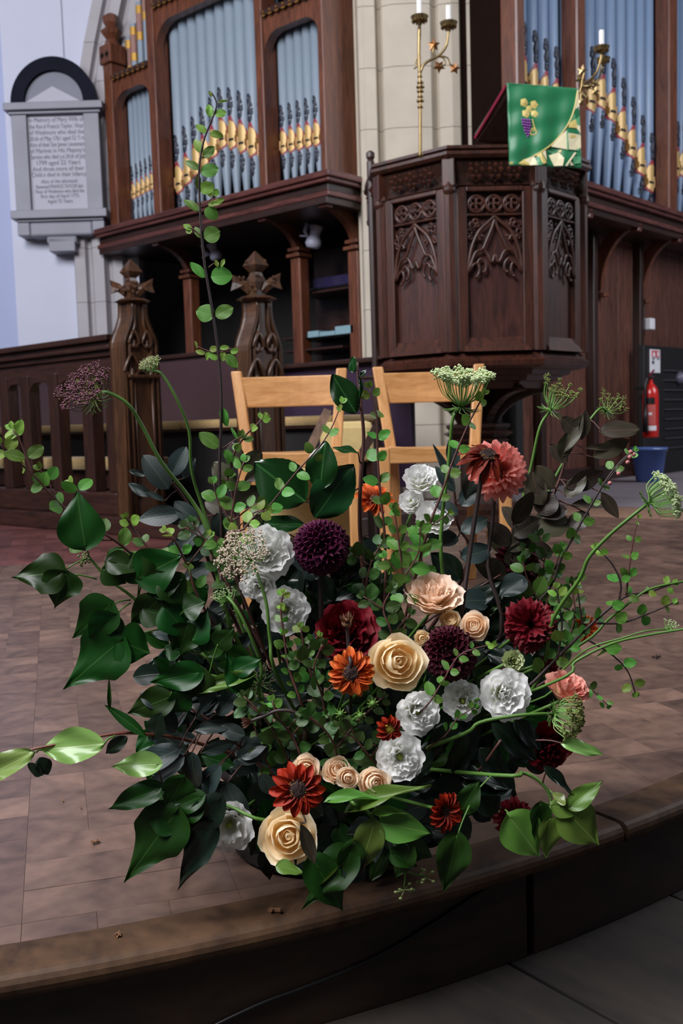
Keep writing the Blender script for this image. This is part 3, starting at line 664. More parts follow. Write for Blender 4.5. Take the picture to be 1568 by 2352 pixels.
# shaped apron
zt=zof(510); pts=[(-hw+.13,0),(hw-.13,0),(hw-.13,-.09),(hw-.17,-.13),(hw-.26,-.15),(hw-.29,-.13),(.12,-.17),(.12,-.27),(-.12,-.27),(-.12,-.17),(-hw+.29,-.13),(-hw+.26,-.15),(-hw+.17,-.13),(-hw+.13,-.09)]
b=MB()
b.box((xc-hw+.13,DT-.03,zt-.13),(xc+hw-.13,9.6,zt)); b.box((xc-.14,DT-.03,zt-.2),(xc+.14,9.6,zt-.13)); b.build('apron',MARB,tab,Mx=FRM,bevel=.02)
b=MB(); b.box((xc-.12,DT-.03,zt-.27),(xc+.12,9.6,zt-.15)); b.build('apron',MARB,tab,Mx=FRM,bevel=.005)
# arched top
zb=zof(240); R=hw-.03; Rz=zof(134)-zb
def half(R1,R2,z,n=24): return [(xc+R1*math.cos(PI*i/n),z+R2*math.sin(PI*i/n)) for i in range(n+1)]
b=MB(); b.prism(half(R,Rz,zb),DT-.02,9.6,lambda a,c,h:V((a,h,c))); b.build('slate_ground',plain('blue_grey_marble',(98,100,116),.5,var=.15,scale=4),tab,Mx=FRM)
b=MB(); o_=half(R,Rz,zb); i_=half(R-.12,Rz-.12,zb); vs=[]
for (a,c),(d_,e_) in zip(o_,i_): vs+=[(a,DT-.06,c),(d_,DT-.06,e_),(d_,DT-.01,e_),(a,DT+.1,c)]
b.add(vs,[(i*4+j,i*4+(j+1)%4,(i+1)*4+(j+1)%4,(i+1)*4+j) for i in range(24) for j in range(4)]+[(0,1,2,3),(96,97,98,99)]); b.build('black_arch',SLATE,tab,Mx=FRM)
b=MB(); b.prism([(xc-R+.13,zb),(xc+R-.13,zb),(xc,zb+.14)],DT-.07,DT,lambda a,c,h:V((a,h,c))); b.build('pediment',MARBW,tab,Mx=FRM)
lines=[('In Memory of Mary Wife of',274,1),('the Rev.d Francis Taylor, Vicar',289,1),('of Wedmore who died the',303,1),('20.th of May 1761 aged 52 Y.rs',317,1),('Also of their Son James Lieutenant',331,1),('of Marines in His Majesty\'s',345,1),('Service who died y.e 24.th of July',359,1),('1799 aged 22 Years',373,.8),('And three more of their',387,.95),('Child.n died in their Infancy',400,1),('Also of the aforesaid',415,.66),('Reverend FRANCIS TAYLOR late',427,.86),('Vicar of Wedmore who died the',438,.9),('first day of April 1775',449,.7),('Aged 72 Years',461,.46)]
W_=2*(hw-.17)
for t,y,f in lines:
    cu=bpy.data.curves.new('lettering','FONT'); cu.body=t; cu.size=.06; cu.align_x='CENTER'; cu.extrude=.001; cu.offset=-.0004
    to=bpy.data.objects.new('lettering',cu); COL.objects.link(to); bpy.context.view_layer.update()
    wd=to.dimensions.x; dg=bpy.context.evaluated_depsgraph_get(); me=bpy.data.meshes.new_from_object(to.evaluated_get(dg)); bpy.data.objects.remove(to)
    me.materials.clear(); me.materials.append(INKT); sx=W_*f/wd
    o=bpy.data.objects.new('lettering',me); COL.objects.link(o)
    place(o,FRM@M.Translation((xc,DT-.002,zof(y)-.02))@M.Rotation(PI/2,4,'X')@M.Diagonal((sx,.95 if y<410 else .8,1,1)),tab)
# ================================================================ CHOIR STALLS
TYZ=lambda x0: (lambda a,b_,h: V((x0+h,a,b_)))
stall=thing('stall_front','dark oak choir stall front with open arcade of balusters at far left','pew',(-6,3.45,0))
Yp=3.45; XA,XB=-7.4,AY(262,900,Yp).x
xbox('plinth',(XA,Yp-.10,0.002),(-3.4,Yp+1.5,.10),W_OAKH,stall,I4,.006); 
xbox('bottom_rail',(XA,Yp-.02,.10),(XB,Yp+.08,.235),W_OAKH,stall,I4,.01)
zt=AY(130,786,Yp).z
for k,(o,z0,z1) in enumerate(((0,.0,-.035),(.03,-.035,-.06),(.012,-.06,-.085),(.04,-.085,-.12))):
    xbox('capping_rail',(XA,Yp-.06+o,zt+z1),(XB+.03,Yp+.12-o,zt+z0),W_OAKH,stall,I4,.006)
zr=AY(130,858,Yp).z
xbox('top_rail',(XA,Yp,zr),(XB,Yp+.05,zt-.12),W_OAKH,stall,I4)
bx=[AY(x,980,Yp).x for x in (-150,-85,-45,15,63,128,204,258)]
for x in bx: xbox('baluster',(x-.05,Yp-.012,.235),(x+.05,Yp+.075,zr+.005),W_OAK,stall,I4,.008)
for a,c in zip(bx[:-1],bx[1:]): lintel(stall,I4,a+.045,c-.045,Yp+.0,Yp+.05,zr-.045,zr+.002,(c-a-.09)*.36,W_OAKH,'arched_head')
def bench_end(px0,px1,ptop,lab):
    e0=AY(px0,1000,3.40); x1=AY((px0+px0+25)/2+12,1000,3.40).x; yb=AX(px1,1000,x1).y; yc=(3.40+yb)/2
    zt_=AY((px0+px1)/2-4,ptop,yc).z; t=thing('bench_end',lab,'bench end',(e0.x,yc,.1)); wd=(yb-3.40)/2
    z1,z2,z3=zt_-.49,zt_-.265,zt_-.235
    prof=[(0.1,wd),(z1,wd)]+[(z1+(z2-z1)*i/8, wd-(wd-.055)*(1-(.5+.5*math.cos(PI*i/8))**1.35)) for i in range(1,9)]+[(z3,.055)]
    b=MB(); left=[(yc-w_,z) for z,w_ in prof]; right=[(yc+w_,z) for z,w_ in prof][::-1]; vs=[]
    xs=(e0.x,x1)
    for x in xs:
        for z,w_ in prof: vs+=[(x,yc-w_,z),(x,yc+w_,z)]
    n=len(prof); fs=[]
    for k,o in enumerate((0,2*n)):
        for i in range(n-1): q=(o+2*i,o+2*i+1,o+2*i+3,o+2*i+2); fs.append(q if k else q[::-1])
    for i in range(n-1): fs+=[(2*i,2*i+2,2*n+2*i+2,2*n+2*i),(2*i+1,2*n+2*i+1,2*n+2*i+3,2*i+3)]
    fs+=[(0,2*n,2*n+1,1),(2*n-2,2*n-1,4*n-1,4*n-2)]; b.add(vs,fs); b.build('end_panel',W_STALL,t,bevel=.012)
    for off in (.0,.035):   # edge mouldings running up the shoulder
        b=MB(); b.tube([(x1+.004,yc-max(.03,w_-.012-off),z) for z,w_ in prof],.010,6); b.tube([(x1+.004,yc+max(.03,w_-.012-off),z) for z,w_ in prof],.010,6); b.build('edge_moulding',W_STALL,t,smooth=True)
    for yy in (yc-.05,yc+.07):
        b=MB(); b.tube([(x1+.003,yy,.2),(x1+.003,yy,z1-.19)],.006,5); b.build('panel_bead',W_STALL,t,smooth=True)
    for sx in (-1,1):   # blind tracery: two cusped gables
        for k,(zq,dz) in enumerate(((z1-.14,.10),(z1+.02,.07))):
            b=MB(); c=yc+sx*.065*(1-.3*k); w2=.055*(1-.35*k)
            b.tube(catmull([(x1+.006,c-w2,zq),(x1+.014,c-w2*.7,zq+dz*.5),(x1+.010,c,zq+dz),(x1+.014,c+w2*.7,zq+dz*.5),(x1+.006,c+w2,zq)]),.010,6)
            b.tube(catmull([(x1+.006,c-w2*.8,zq),(x1+.012,c-w2*.2,zq-.02),(x1+.008,c,zq+.02),(x1+.012,c+w2*.2,zq-.02),(x1+.006,c+w2*.8,zq)]),.008,6)
            b.build('carved_gable',W_STALL,t,smooth=True)
    xbox('carved_sill',(x1,yc-.10,z1-.175),(x1+.028,yc+.12,z1-.155),W_STALL,t,I4,.006)
    xm=(xs[0]+xs[1])/2
    b=MB(); b.lathe([(.07,0),(.105,.012),(.075,.026)],c=(xm,yc,z3-.005),k=8); b.build('collar',W_STALL,t)
    hh=zt_-z3-.02; q=thing_part('poppyhead',W_STALL,t)
    T=M.Translation((xm,yc,z3+.015))@M.Rotation(math.radians(42),4,'Z')
    b=MB(); k=hh/.25
    b.lathe([(.045,0),(.046,.04*k),(.056,.09*k),(.036,.125*k),(.030,.145*k),(.066,.185*k),(.04,.225*k),(.004,.268*k)],k=4,T=T)
    for sg in (-1,1):
        b.tube([T@V((sg*.03,0,.04*k)),T@V((sg*.062,0,.075*k)),T@V((sg*.085,0,.10*k))],[.022,.026,.014],6)
        b.add([T@V(v) for v in ((sg*.065,-.032,.07*k),(sg*.065,.032,.07*k),(sg*.130,0,.045*k),(sg*.118,0,.095*k),(sg*.125,0,.14*k),(sg*.062,0,.11*k))],[(0,1,2),(0,2,3),(1,3,2),(0,3,4),(1,4,3),(0,4,5),(1,5,4)])
    for i in range(26):
        a=random.random()*6.28; z=random.uniform(.02,.21)*k; rr=.040+.008*math.sin(z*40)
        b.add(*ico(T@V((rr*math.cos(a),rr*math.sin(a),z)),random.uniform(.008,.016)))
    for sg in (-1,1):
        for i in range(8): b.add(*ico(T@V((sg*random.uniform(.06,.10),random.uniform(-.02,.02),random.uniform(.06,.12)*k)),random.uniform(.008,.014)))
    me=b.mesh('poppyhead',W_STALL); q.data=me
    return t
def ico(c,r): 
    vs=[V(c)+V(v)*r for v in ((1,0,0),(-1,0,0),(0,1,0),(0,-1,0),(0,0,1),(0,0,-1))]
    return vs,[(0,2,4),(2,1,4),(1,3,4),(3,0,4),(2,0,5),(1,2,5),(3,1,5),(0,3,5)]
def thing_part(nm,mat,par):
    me=bpy.data.meshes.new(nm); o=bpy.data.objects.new(nm,me); COL.objects.link(o); return place(o,M.Identity(4),par)
bench_end(266,370,597,'carved oak bench end with finial between the stall front and the seat')
bench_end(549,652,580,'carved oak bench end with finial behind the left wooden chair')
pew=thing('choir_bench','dark oak choir bench with tan carpeted seat behind the stall front','pew',(-6,4.3,.1))
xb_=AY(835,930,4.5).x; xm_=AY(650,900,4.5).x
xbox('back_panel',(-8.6,4.55,.60),(xm_-.25,4.60,AY(420,822,4.55).z),plain('violet_brown_panel',(62,44,48),.4,coat=.2,var=.08),pew,I4)
xbox('back_rail',(-8.6,4.52,AY(420,822,4.55).z),(xm_-.25,4.63,AY(420,816,4.55).z+.01),W_OAKH,pew,I4,.006)
xbox('seat_board',(-8.6,4.12,.575),(xb_-.0,4.56,.605),W_OAKH,pew,I4,.006)
zc=AY(200,974,4.1).z
for a,c in ((-8.5,AY(302,970,4.1).x),(AY(302,970,4.1).x+.01,AY(412,970,4.1).x),(AY(412,970,4.1).x+.01,AY(545,966,4.1).x),(AY(545,966,4.1).x+.01,AY(760,952,4.1).x)):
    o=xbox('seat_carpet',(a,4.10,.59),(c,4.52,zc),CUSH,pew,I4,.022)
xbox('front_board',(-8.6,4.16,.10),(xb_-.1,4.19,.575),DARK,pew,I4)
kn=thing('kneeler','tan carpeted long kneeler low behind the balusters','kneeler',(-6.2,3.85,.1))
z0=AY(200,1080,3.8).z; z1=AY(200,1051,3.8).z
xbox('pad',(-7.6,3.74,z0),(-5.0,3.98,z1),CUSH,kn,I4,.03); xbox('rail',(-7.6,3.80,.22),(-5.0,3.84,z0),W_OAKH,kn,I4,.004)
for x in (-7.2,-6.3,-5.4): xbox('leg',(x,3.78,.10),(x+.06,3.9,z0),W_OAKH,kn,I4,.004)
# organ console behind the second bench end
con=thing('organ_console','dark organ console with shelves and a purple-sheened ledge under the organ','console',(-4.9,5.2,.1))
zl=AY(720,832,4.75).z; xa_=AY(640,832,4.75).x; xb2=AY(832,825,4.75).x+.35
xbox('ledge',(xa_,4.72,zl-.03),(xb2,5.15,zl),W_OAKH,con,I4,.008)
xbox('front_panel',(xa_,4.78,.2),(xb2,4.82,zl-.03),plain('purple_brown_varnish',(58,44,62),.3,coat=.4,var=.08),con,I4)
yy=6.3; q0=AY(706,700,yy); q1=AY(822,690,yy)
xbox('back_board',(q0.x-.1,yy+.2,.3),(q1.x+.1,yy+.23,2.1),W_OAKH,con,I4)
for py,dp in ((652,.02),(665,.12),(770,.25),(800,.25)):
    z=AY(760,py,yy-.1).z; xbox('shelf',(q0.x-.05,yy-.02-dp,z-.02),(q1.x+.05,yy+.2,z),W_OAKH if py!=652 else DARK,con,I4,.004)
z=AY(760,640,yy).z; xbox('music_desk',(q0.x+.12,yy-.05,AY(760,660,yy).z),(q1.x,yy+.0,AY(760,637,yy).z),plain('bluish_reflection_gloss',(44,38,70),.2,coat=.6),con,I4)  # bluish reflection on the dark desk is put into its base colour
z=AY(760,765,yy-.28).z
for i,(a,c,h) in enumerate(((706,731,.05),(733,768,.035),(769,811,.065))):
    p0=AY(a,765,yy-.3); p1=AY(c,765,yy-.3); b=MB(); b.box((p0.x,yy-.3,z-.02),(p1.x,yy-.12,z-.02+h),); o=b.build('music_book',TEAL,bevel=.003)
    tag(o,['small pale blue music book at the left end of the console shelf','thin pale music book in the middle of the console shelf','thickest pale blue music book at the right end of the console shelf'][i],'book')
# two white lamps under the case
for px_,py_,dd,lab in ((722,545,1,'white spot lamp above the console shelf, right of the second bench end'),(492,578,.85,'dim white spot lamp in the dark recess behind the tall twig')):
    c=AY(px_,py_,6.0); t=thing('spot_lamp',lab,'lamp',c)
    T=M.Translation(c)@M.Rotation(YAW,4,'Z')@M.Rotation(math.radians(12 if dd==1 else -20),4,'Y'); k=.9*dd
    b=MB(); b.lathe([(.02,-.10),(.055,-.095),(.075,-.06),(.065,-.02),(.045,.01),(.05,.05),(.065,.09),(.06,.10)],k=16,T=T@M.Scale(k,4)); b.build('lamp_head',PORC,t,smooth=True)
    b=MB(); b.tube([T@V((-.06,0,0)),T@V((-.085,0,.03)),T@V((-.08,0,.10))],[.012,.016,.02],6); b.tube([T@V((-.05,0,.0)),T@V((-.12,0,-.01))],[.012,.006],6); b.build('bracket_arm',PORC,t,smooth=True)
    b=MB(); b.tube([c+V((0,0,.05)),V((c.x,c.y+.0,2.24))],.006,5); b.build('flex',BLACKP,t)
# ================================================================ PULPIT
PC=V((-3.313,4.893,0)); PR=.601
pul=thing('pulpit','octagonal carved dark oak pulpit with traceried panels on a bracketed post','pulpit',(PC.x,PC.y,0))
def octo(nm,prof,mat,bev=0):
    b=MB(); T=M.Translation(PC)@M.Rotation(PI/8,4,'Z'); b.lathe([(PR*r,z) for r,z in prof],k=8,T=T); return b.build(nm,mat,pul,bevel=bev)
octo('body',[(.955,.93),(.955,1.84)],W_PULP)
octo('base_moulding',[(.62,.765),(.66,.765),(.70,.80),(.80,.805),(.82,.83),(.88,.835),(.90,.86),(1.0,.865),(1.06,.88),(1.07,.905),(1.03,.92),(.985,.95),(.955,.955)],W_PUL)
octo('rim_moulding',[(1.02,1.935),(1.07,1.94),(1.10,1.955),(1.10,1.97),(1.06,1.978),(1.09,1.985),(1.09,2.0),(.98,2.0),(.9,1.97)],W_PUL)
octo('frieze',[(.955,1.80),(1.0,1.81),(.975,1.83),(.985,1.87),(1.03,1.93),(.95,1.935)],W_OAK)
AP=PR*math.cos(PI/8); SD=PR*2*math.sin(PI/8)
for k in range(8):
    a=PI/8*2*k; T=M.Translation(PC)@M.Rotation(a,4,'Z')@M.Translation((AP,0,0))@M.Rotation(PI/2,4,'Z')  # local x along face, -y outwards
    vis=k in (5,6,7,0)
    # corner post at the vertex
    Tv=M.Translation(PC)@M.Rotation(a+PI/8,4,'Z')@M.Translation((PR,0,0))
    b=MB(); b.lathe([(.034,.955),(.034,1.80),(.044,1.80),(.03,1.84)],k=8,T=Tv); b.build('corner_post',W_PUL,pul)
    b=MB(); b.box((-.06,-.034,1.80),(.035,.034,1.94),Tv); b.lathe([(.012,1.745),(.036,1.775),(.036,1.80)],k=8,T=Tv@M.Translation((.012,0,0))); b.build('corner_bracket',W_PUL,pul,bevel=.008)
    if not vis: continue
    hw_=SD/2
    def fb(nm,x0,x1,z0,z1,y0=-.02,y1=.02,mat=W_PUL,bev=.006): b=MB(); b.box((x0,y0,z0),(x1,y1,z1)); return b.build(nm,mat,pul,Mx=T,bevel=bev)
    fb('stile',-hw_+.03,-hw_+.085,.955,1.80,-.012,.03); fb('stile',hw_-.085,hw_-.03,.955,1.80,-.012,.03)
    fb('top_rail',-hw_+.08,hw_-.08,1.775,1.80,-.02,.03)
    b=MB(); b.add([(-hw_+.05,-.035,.955),(hw_-.05,-.035,.955),(hw_-.085,.012,1.03),(-hw_+.085,.012,1.03),(-hw_+.05,.03,.955),(hw_-.05,.03,.955),(hw_-.085,.03,1.03),(-hw_+.085,.03,1.03)],[(0,1,2,3),(4,7,6,5),(0,3,7,4),(1,5,6,2),(3,2,6,7),(0,4,5,1)]); b.build('sloping_sill',W_PUL,pul,Mx=T)
    P2=lambda x,z,y=.0: T@V((x,y,z)); w2=hw_-.085
    for i in (-1,0,1):   # row of pierced quatrefoils
        cx=i*w2*.64; cz=1.715; b=MB(); Tq=T@M.Translation((cx,.004,cz))@M.Rotation(PI/2,4,'X'); b.ring(Tq,.042,.007,16,6)
        for q in range(4):
            aa=PI/4+q*PI/2; b.ring(Tq@M.Translation((.019*math.cos(aa),.019*math.sin(aa),0)),.017,.0055,10,5)
        b.add(*ico(P2(cx,cz,-.004),.009)); b.build('quatrefoil',W_PUL,pul,smooth=True)
    fb('tracery_band',-w2,w2,1.652,1.664,-.008,.03)
    top=1.648; spr=1.36
    b=MB()   # ogee arch with cusps
    for sg in (-1,1):
        arch=[P2(sg*w2*x,spr+(top-spr)*z,-.004) for x,z in ((.98,0),(.93,.28),(.80,.52),(.58,.74),(.28,.88),(.05,.98),(0,1.0))]
        b.tube(catmull(arch,4),.009,6)
        ar2=[P2(sg*w2*x,spr+(top-spr)*z,-.004) for x,z in ((.98,.02),(.72,.36),(.46,.42),(.30,.58),(.10,.80),(0,.96))]
        b.tube(catmull(ar2,4),.008,6)
    b.build('ogee_arch',W_PUL,pul,smooth=True)
    for sg in (-1,1):
        b=MB()
        for pts in (((.95,.02),(.78,.16),(.62,.16),(.58,.02),(.68,-.06)),((.68,.16),(.52,.26),(.36,.18),(.34,.06),(.42,.02)),((.52,.42),(.34,.38),(.20,.24),(.10,.20),(0,.34)),((.90,.35),(.74,.60),(.60,.66),(.52,.58))):
            b.tube(catmull([P2(sg*w2*x,spr+(top-spr)*z,.0) for x,z in pts],4),[.008]*(len(pts)*4-3),6)
        for x,z in ((.68,-.06),(.42,.02),(.45,.66)): b.add(*ico(P2(sg*w2*x,spr+(top-spr)*z,-.004),.012))
        b.build('cusp',W_PUL,pul,smooth=True)
        b=MB()
        for x,z,r in ((.80,.86,.016),(.68,.92,.014),(.90,.74,.014),(.62,.86,.010),(.86,.64,.010)): b.ring(T@M.Translation((sg*w2*x,.004,spr+(top-spr)*z))@M.Rotation(PI/2,4,'X'),r,.006,10,5)
        b.build('spandrel_leaf',W_PUL,pul,smooth=True)
    for i in (-1,0,1):   # carved leaves on the frieze
        b=MB(); cx=i*w2*.68; Tc=T@M.Translation((cx,-.028,1.872))@M.Rotation(math.radians(22),4,'X')
        for q in range(5):
            aa=PI/2+q*2*PI/5; b.add(*ico(Tc@V((.030*math.cos(aa),-.004,.030*math.sin(aa))),.019))
        for q in range(5):
            aa=q*2*PI/5-.3; b.add(*ico(Tc@V((.052*math.cos(aa),.0,.045*math.sin(aa))),.010))
        b.add(*ico(Tc@V((0,-.012,0)),.012)); b.build('carved_leaf',W_PUL,pul)
# stem, capital, brackets
b=MB(); T8=M.Translation(PC)@M.Rotation(PI/8,4,'Z')
b.lathe([(.30,.0),(.30,.05),(.27,.06),(.28,.09),(.22,.12),(.20,.16),(.11,.18),(.11,.44),(.17,.47),(.19,.475),(.16,.49),(.21,.52),(.17,.535),(.19,.555),(.19,.57),(.10,.58),(.10,.78)],k=8,T=T8); b.build('stem',W_OAK,pul)
for k in range(8):
    a=PI/8+k*PI/4; T=M.Translation(PC)@M.Rotation(a,4,'Z'); b=MB(); vs=[]; n=10
    for i in range(n+1):
        t=PI/2*i/n; r_in=.10+.36*(1-math.cos(t)); z=.50+.25*math.sin(t)
        for y in (-.025,.025): vs+=[(r_in,y,z),(max(.10,r_in-.075),y,min(.79,z+.075))]
    fs=[]
    for i in range(n): q=i*4; fs+=[(q,q+4,q+5,q+1),(q+2,q+3,q+7,q+6),(q,q+2,q+6,q+4),(q+1,q+5,q+7,q+3)]
    fs+=[(0,1,3,2),(4*n,4*n+2,4*n+3,4*n+1)]; b.add(vs,fs); b.build('curved_bracket',W_OAK,pul,Mx=T)
# stair newel left of the pulpit
nz=D(850,347,5.75); nb=D(862,875,5.75)
nw=thing('newel_post','slender wooden stair newel post between the pier and the pulpit','post',(nz.x,nz.y,0))
b=MB(); b.lathe([(.022,0),(.022,nz.z-.06),(.016,nz.z-.05),(.024,nz.z-.035),(.024,nz.z-.01),(.012,nz.z)],c=(nz.x,nz.y,0),k=8); b.build('shaft',W_OAK,nw)
b=MB(); q=D(872,398,5.7); b.tube([(nz.x,nz.y,q.z),(q.x,q.y,q.z)],.008,6); b.build('rail_tie',W_OAK,nw)
a=D(822,868,5.75); b=MB(); b.tube([(nz.x,nz.y,a.z),a],.013,6); b.build('side_rail',W_OAK,nw)
b=MB(); b.box((a.x-.05,a.y-.05,a.z+.03),(a.x+.08,a.y+.06,a.z+.12)); 
# ---- book rest and green fall
DQ=5.0
A_=L(1163,191,DQ); B_=L(1327,205,DQ); C_=L(1107,277,DQ)
desk=thing('book_rest','dark wooden sloping book rest on the pulpit rim under the green cloth','book rest',D(1220,350,5.2))
wd=B_.x-A_.x
b=MB() # wedge: high front edge facing us, falling away to the left and back
back=.30; zt_=A_.z
b.add([(A_.x+.004,A_.y+.01,zt_-.03),(B_.x-.01,A_.y+.01,zt_-.05),(B_.x-.02-.0,A_.y+.32,zt_-.24),(C_.x+.01,A_.y+.25,C_.z),(A_.x+.004,A_.y+.035,zt_-.055),(B_.x-.01,A_.y+.035,zt_-.075),(B_.x-.02,A_.y+.34,zt_-.27),(C_.x+.01,A_.y+.25,C_.z-.03)],[(0,3,2,1),(4,5,6,7),(0,1,5,4),(1,2,6,5),(2,3,7,6),(3,0,4,7)]); b.build('sloping_board',W_OAK,desk,Mx=FRM)
b=MB(); b.box((A_.x+.04,A_.y+.06,2.0),(B_.x-.05,A_.y+.22,zt_-.2)); b.build('stand',W_OAK,desk,Mx=FRM,bevel=.006)
cl=thing('pulpit_fall','green silk pulpit fall with gold vine leaf, purple grapes and patchwork corner','cloth',D(1245,290,DQ))
bl=L(1169,381,DQ); br=L(1335,386,DQ)
def CP(u,v,o=0): # u across 0..1, v down 0..1
    x=(A_.x+(bl.x-A_.x)*v)*(1-u)+(B_.x+(br.x-B_.x)*v)*u; z=(A_.z*(1-u)+B_.z*u)*(1-v)+(bl.z*(1-u)+br.z*u)*v
    y=A_.y-.006+ .006*math.sin(u*19+v*3)*(.3+v)+.004*math.sin(v*21+u*6)*(1-u*.4)-o
    return V((x,y,z))
def clothpatch(nm,fn,mat,nu,nv,o,par=cl):
    b=MB(); vs=[CP(*fn(i/nu,j/nv),o) for j in range(nv+1) for i in range(nu+1)]
    b.add(vs,[(j*(nu+1)+i,j*(nu+1)+i+1,(j+1)*(nu+1)+i+1,(j+1)*(nu+1)+i) for j in range(nv) for i in range(nu)]); return b.build(nm,mat,par,smooth=True,Mx=FRM)
o=clothpatch('silk_front',lambda u,v:(u,v),GREENC,30,30,0); m_=o.modifiers.new('thick','SOLIDIFY'); m_.thickness=.004; m_.offset=-1
b=MB(); b.add([CP(0,0),CP(1,0),V((B_.x-.02,A_.y+.32,zt_-.235)),V((C_.x,A_.y+.26,C_.z+.01))],[(0,1,2,3)]); o=b.build('silk_top',GREENC,cl,Mx=FRM); m_=o.modifiers.new('thick','SOLIDIFY'); m_.thickness=.006
b=MB(); p0=V((A_.x-.002,A_.y-.002,A_.z-.012)); p1=V((C_.x,A_.y+.25,C_.z-.012)); b.tube([p0,p1],.009,6); b.build('crimson_lining',CRIM,cl,Mx=FRM)
arcf=lambda t: (.97-.97*math.sin(PI/2*t)**1.05 if 0 else .97*math.cos(PI/2*t)**.72, .03+.95*math.sin(PI/2*t)**.95)
arcp=[(.985,.03),(.93,.25),(.85,.43),(.74,.58),(.61,.71),(.45,.82),(.26,.91),(.0,.975)]
b=MB(); b.tube(catmull([CP(u,v,.008) for u,v in arcp],6),.004,6); b.build('gold_cord',LGOLDC,cl,Mx=FRM)
pats=[([(.99,.04),(1,.22),(.94,.26)],CREAMC),([(.945,.27),(1,.28),(1,.40),(.90,.40)],GREENC),([(.90,.34),(1,.33),(1,.46),(.86,.44)],JADEC),([(.85,.45),(.94,.38),(.95,.50),(.84,.50)],LGOLDC),([(.95,.38),(1,.37),(1,.55),(.95,.50)],CREAMC),
 ([(.74,.60),(.79,.56),(.79,.77),(.60,.74)],CREAMC),([(.80,.56),(.82,.56),(.82,.78),(.80,.78)],JADEC),([(.83,.59),(1,.60),(1,.74),(.94,.77),(.83,.77)],CREAMC),([(.93,.77),(.98,.60),(1,.62),(.97,.78)],JADEC),([(.86,.60),(.97,.60),(.96,.63),(.86,.63)],LGOLDC),
 ([(.02,.985),(.22,.93),(.28,.99)],LGOLDC),([(.22,.93),(.33,.88),(.38,.99),(.26,.99)],CREAMC),([(.37,.86),(.44,.83),(.50,.95),(.46,.97)],LGOLDC),([(.41,.88),(.36,.99),(.44,.99)],JADEC),([(.45,.82),(.50,.80),(.51,.92)],CREAMC),
 ([(.56,.87),(.68,.83),(.74,.90),(.72,.99),(.62,.99)],CREAMC),([(.68,.80),(.72,.79),(.71,.83)],LGOLDC),([(.52,.80),(.66,.80),(.60,.84)],JADEC),([(.77,.99),(.90,.82),(.92,.83),(.80,.99)],CREAMC),([(.84,.93),(.89,.97),(.84,.98)],CREAMC),([(.88,.88),(.98,.86),(.98,.94),(.90,.95)],JADEC)]
for i,(pl,m) in enumerate(pats):
    c=V((sum(p[0] for p in pl)/len(pl),sum(p[1] for p in pl)/len(pl),0)); pl=[(min(.998,c.x+(u-c.x)*1.14),min(.992,c.y+(v-c.y)*1.14)) for u,v in pl]; b=MB(); vs=[CP(c.x,c.y,.011)]+[CP(u,v,.010) for u,v in pl]; n=len(pl)
    b.add(vs,[(0,1+k,1+(k+1)%n) for k in range(n)]); b.build('silk_patch',m,cl,Mx=FRM)
def onc(u,v,o=.004): return CP(u,v,o)
b=MB() # vine leaf: four lobes
for (cu,cv,r) in ((.23,.23,.055),(.37,.24,.055),(.25,.36,.055),(.37,.35,.05),(.30,.295,.045)):
    vs=[onc(cu,cv,.009)]; n=14
    for i in range(n): a=2*PI*i/n; rr=r*(1+.12*math.cos(5*a)); vs.append(onc(cu+rr*math.cos(a),cv+rr*.9*math.sin(a),.004))
    b.add(vs,[(0,1+i,1+(i+1)%n) for i in range(n)])
b.build('gold_vine_leaf',LGOLDC,cl,Mx=FRM)
b=MB()
for r_,n in enumerate((4,4,4,3,3,2,1)):
    for i in range(n): 
        c=onc(.245+(i-(n-1)/2)*.034+.004*r_,.44+r_*.032,.006); b.lathe([(.0005,-.0055),(.005,-.003),(.0058,0),(.005,.003),(.0005,.0055)],c=c,k=7)
b.build('purple_grapes',PURP,cl,Mx=FRM,smooth=True)
b=MB(); b.tube(catmull([onc(u,v,.005) for u,v in ((.34,.42),(.36,.50),(.39,.58),(.36,.61),(.31,.60),(.33,.54),(.355,.53),(.36,.56),(.34,.565))],4),.003,5); b.build('gold_tendril',LGOLDC,cl,Mx=FRM)
# ---- brass candle brackets
def candleholder(par,x,y,d,s_,h):
    p=D(x,y,d)  # top rim of the pan
    k=s_*d/FP
    b=MB(); b.lathe([(k*.15,-k*1.0),(k*.3,-k*.7),(k*.8,-k*.45),(k*1.0,0),(k*.9,.0),(k*.85,-k*.05),(k*.3,k*.0),(k*.34,k*.25),(k*.1,k*.26)],k=16,T=M.Translation(p)); 
    for i in range(12): a=2*PI*i/12; b.add(*ico(p+V((k*.8*math.cos(a),k*.8*math.sin(a),-k*.5)),k*.16)); b.add(*ico(p+V((k*.6*math.cos(a),k*.6*math.sin(a),k*.1)),k*.14))
    b.build('drip_pan',BRASS,par,smooth=False); return p,k
def candle(lab,p,k,hpx,d):
    hh=hpx*d/FP; b=MB(); b.lathe([(.0125,k*.2),(.0125,hh),(.010,hh+.004),(.002,hh+.005)],k=14,T=M.Translation(p)); o=b.build('candle',WAX,smooth=False); tag(o,lab,'candle'); 
    c=MB(); c.tube([p+V((0,0,hh)),p+V((0.002,0,hh+.012))],.0015,5); c.build('wick',BLACKP,o)
def leafstar(par,x,y,d,s_,rot,mat=BRONZE):
    c=L(x,y,d); k=s_*d/FP; vs=[(c.x,c.y-k*.25,c.z)]; n=10
    for i in range(n):
        a=rot+2*PI*i/n; r=k*(1 if i%2==0 else .48); vs.append((c.x+r*math.cos(a),c.y+.1*k*math.sin(3*a),c.z+r*math.sin(a)))
    vs.append((c.x,c.y+k*.12,c.z)); b=MB(); b.add(vs,[(0,1+i,1+(i+1)%n) for i in range(n)]+[(11,1+(i+1)%n,1+i) for i in range(n)]); b.build('ivy_leaf_ornament',mat,par,Mx=FRM)
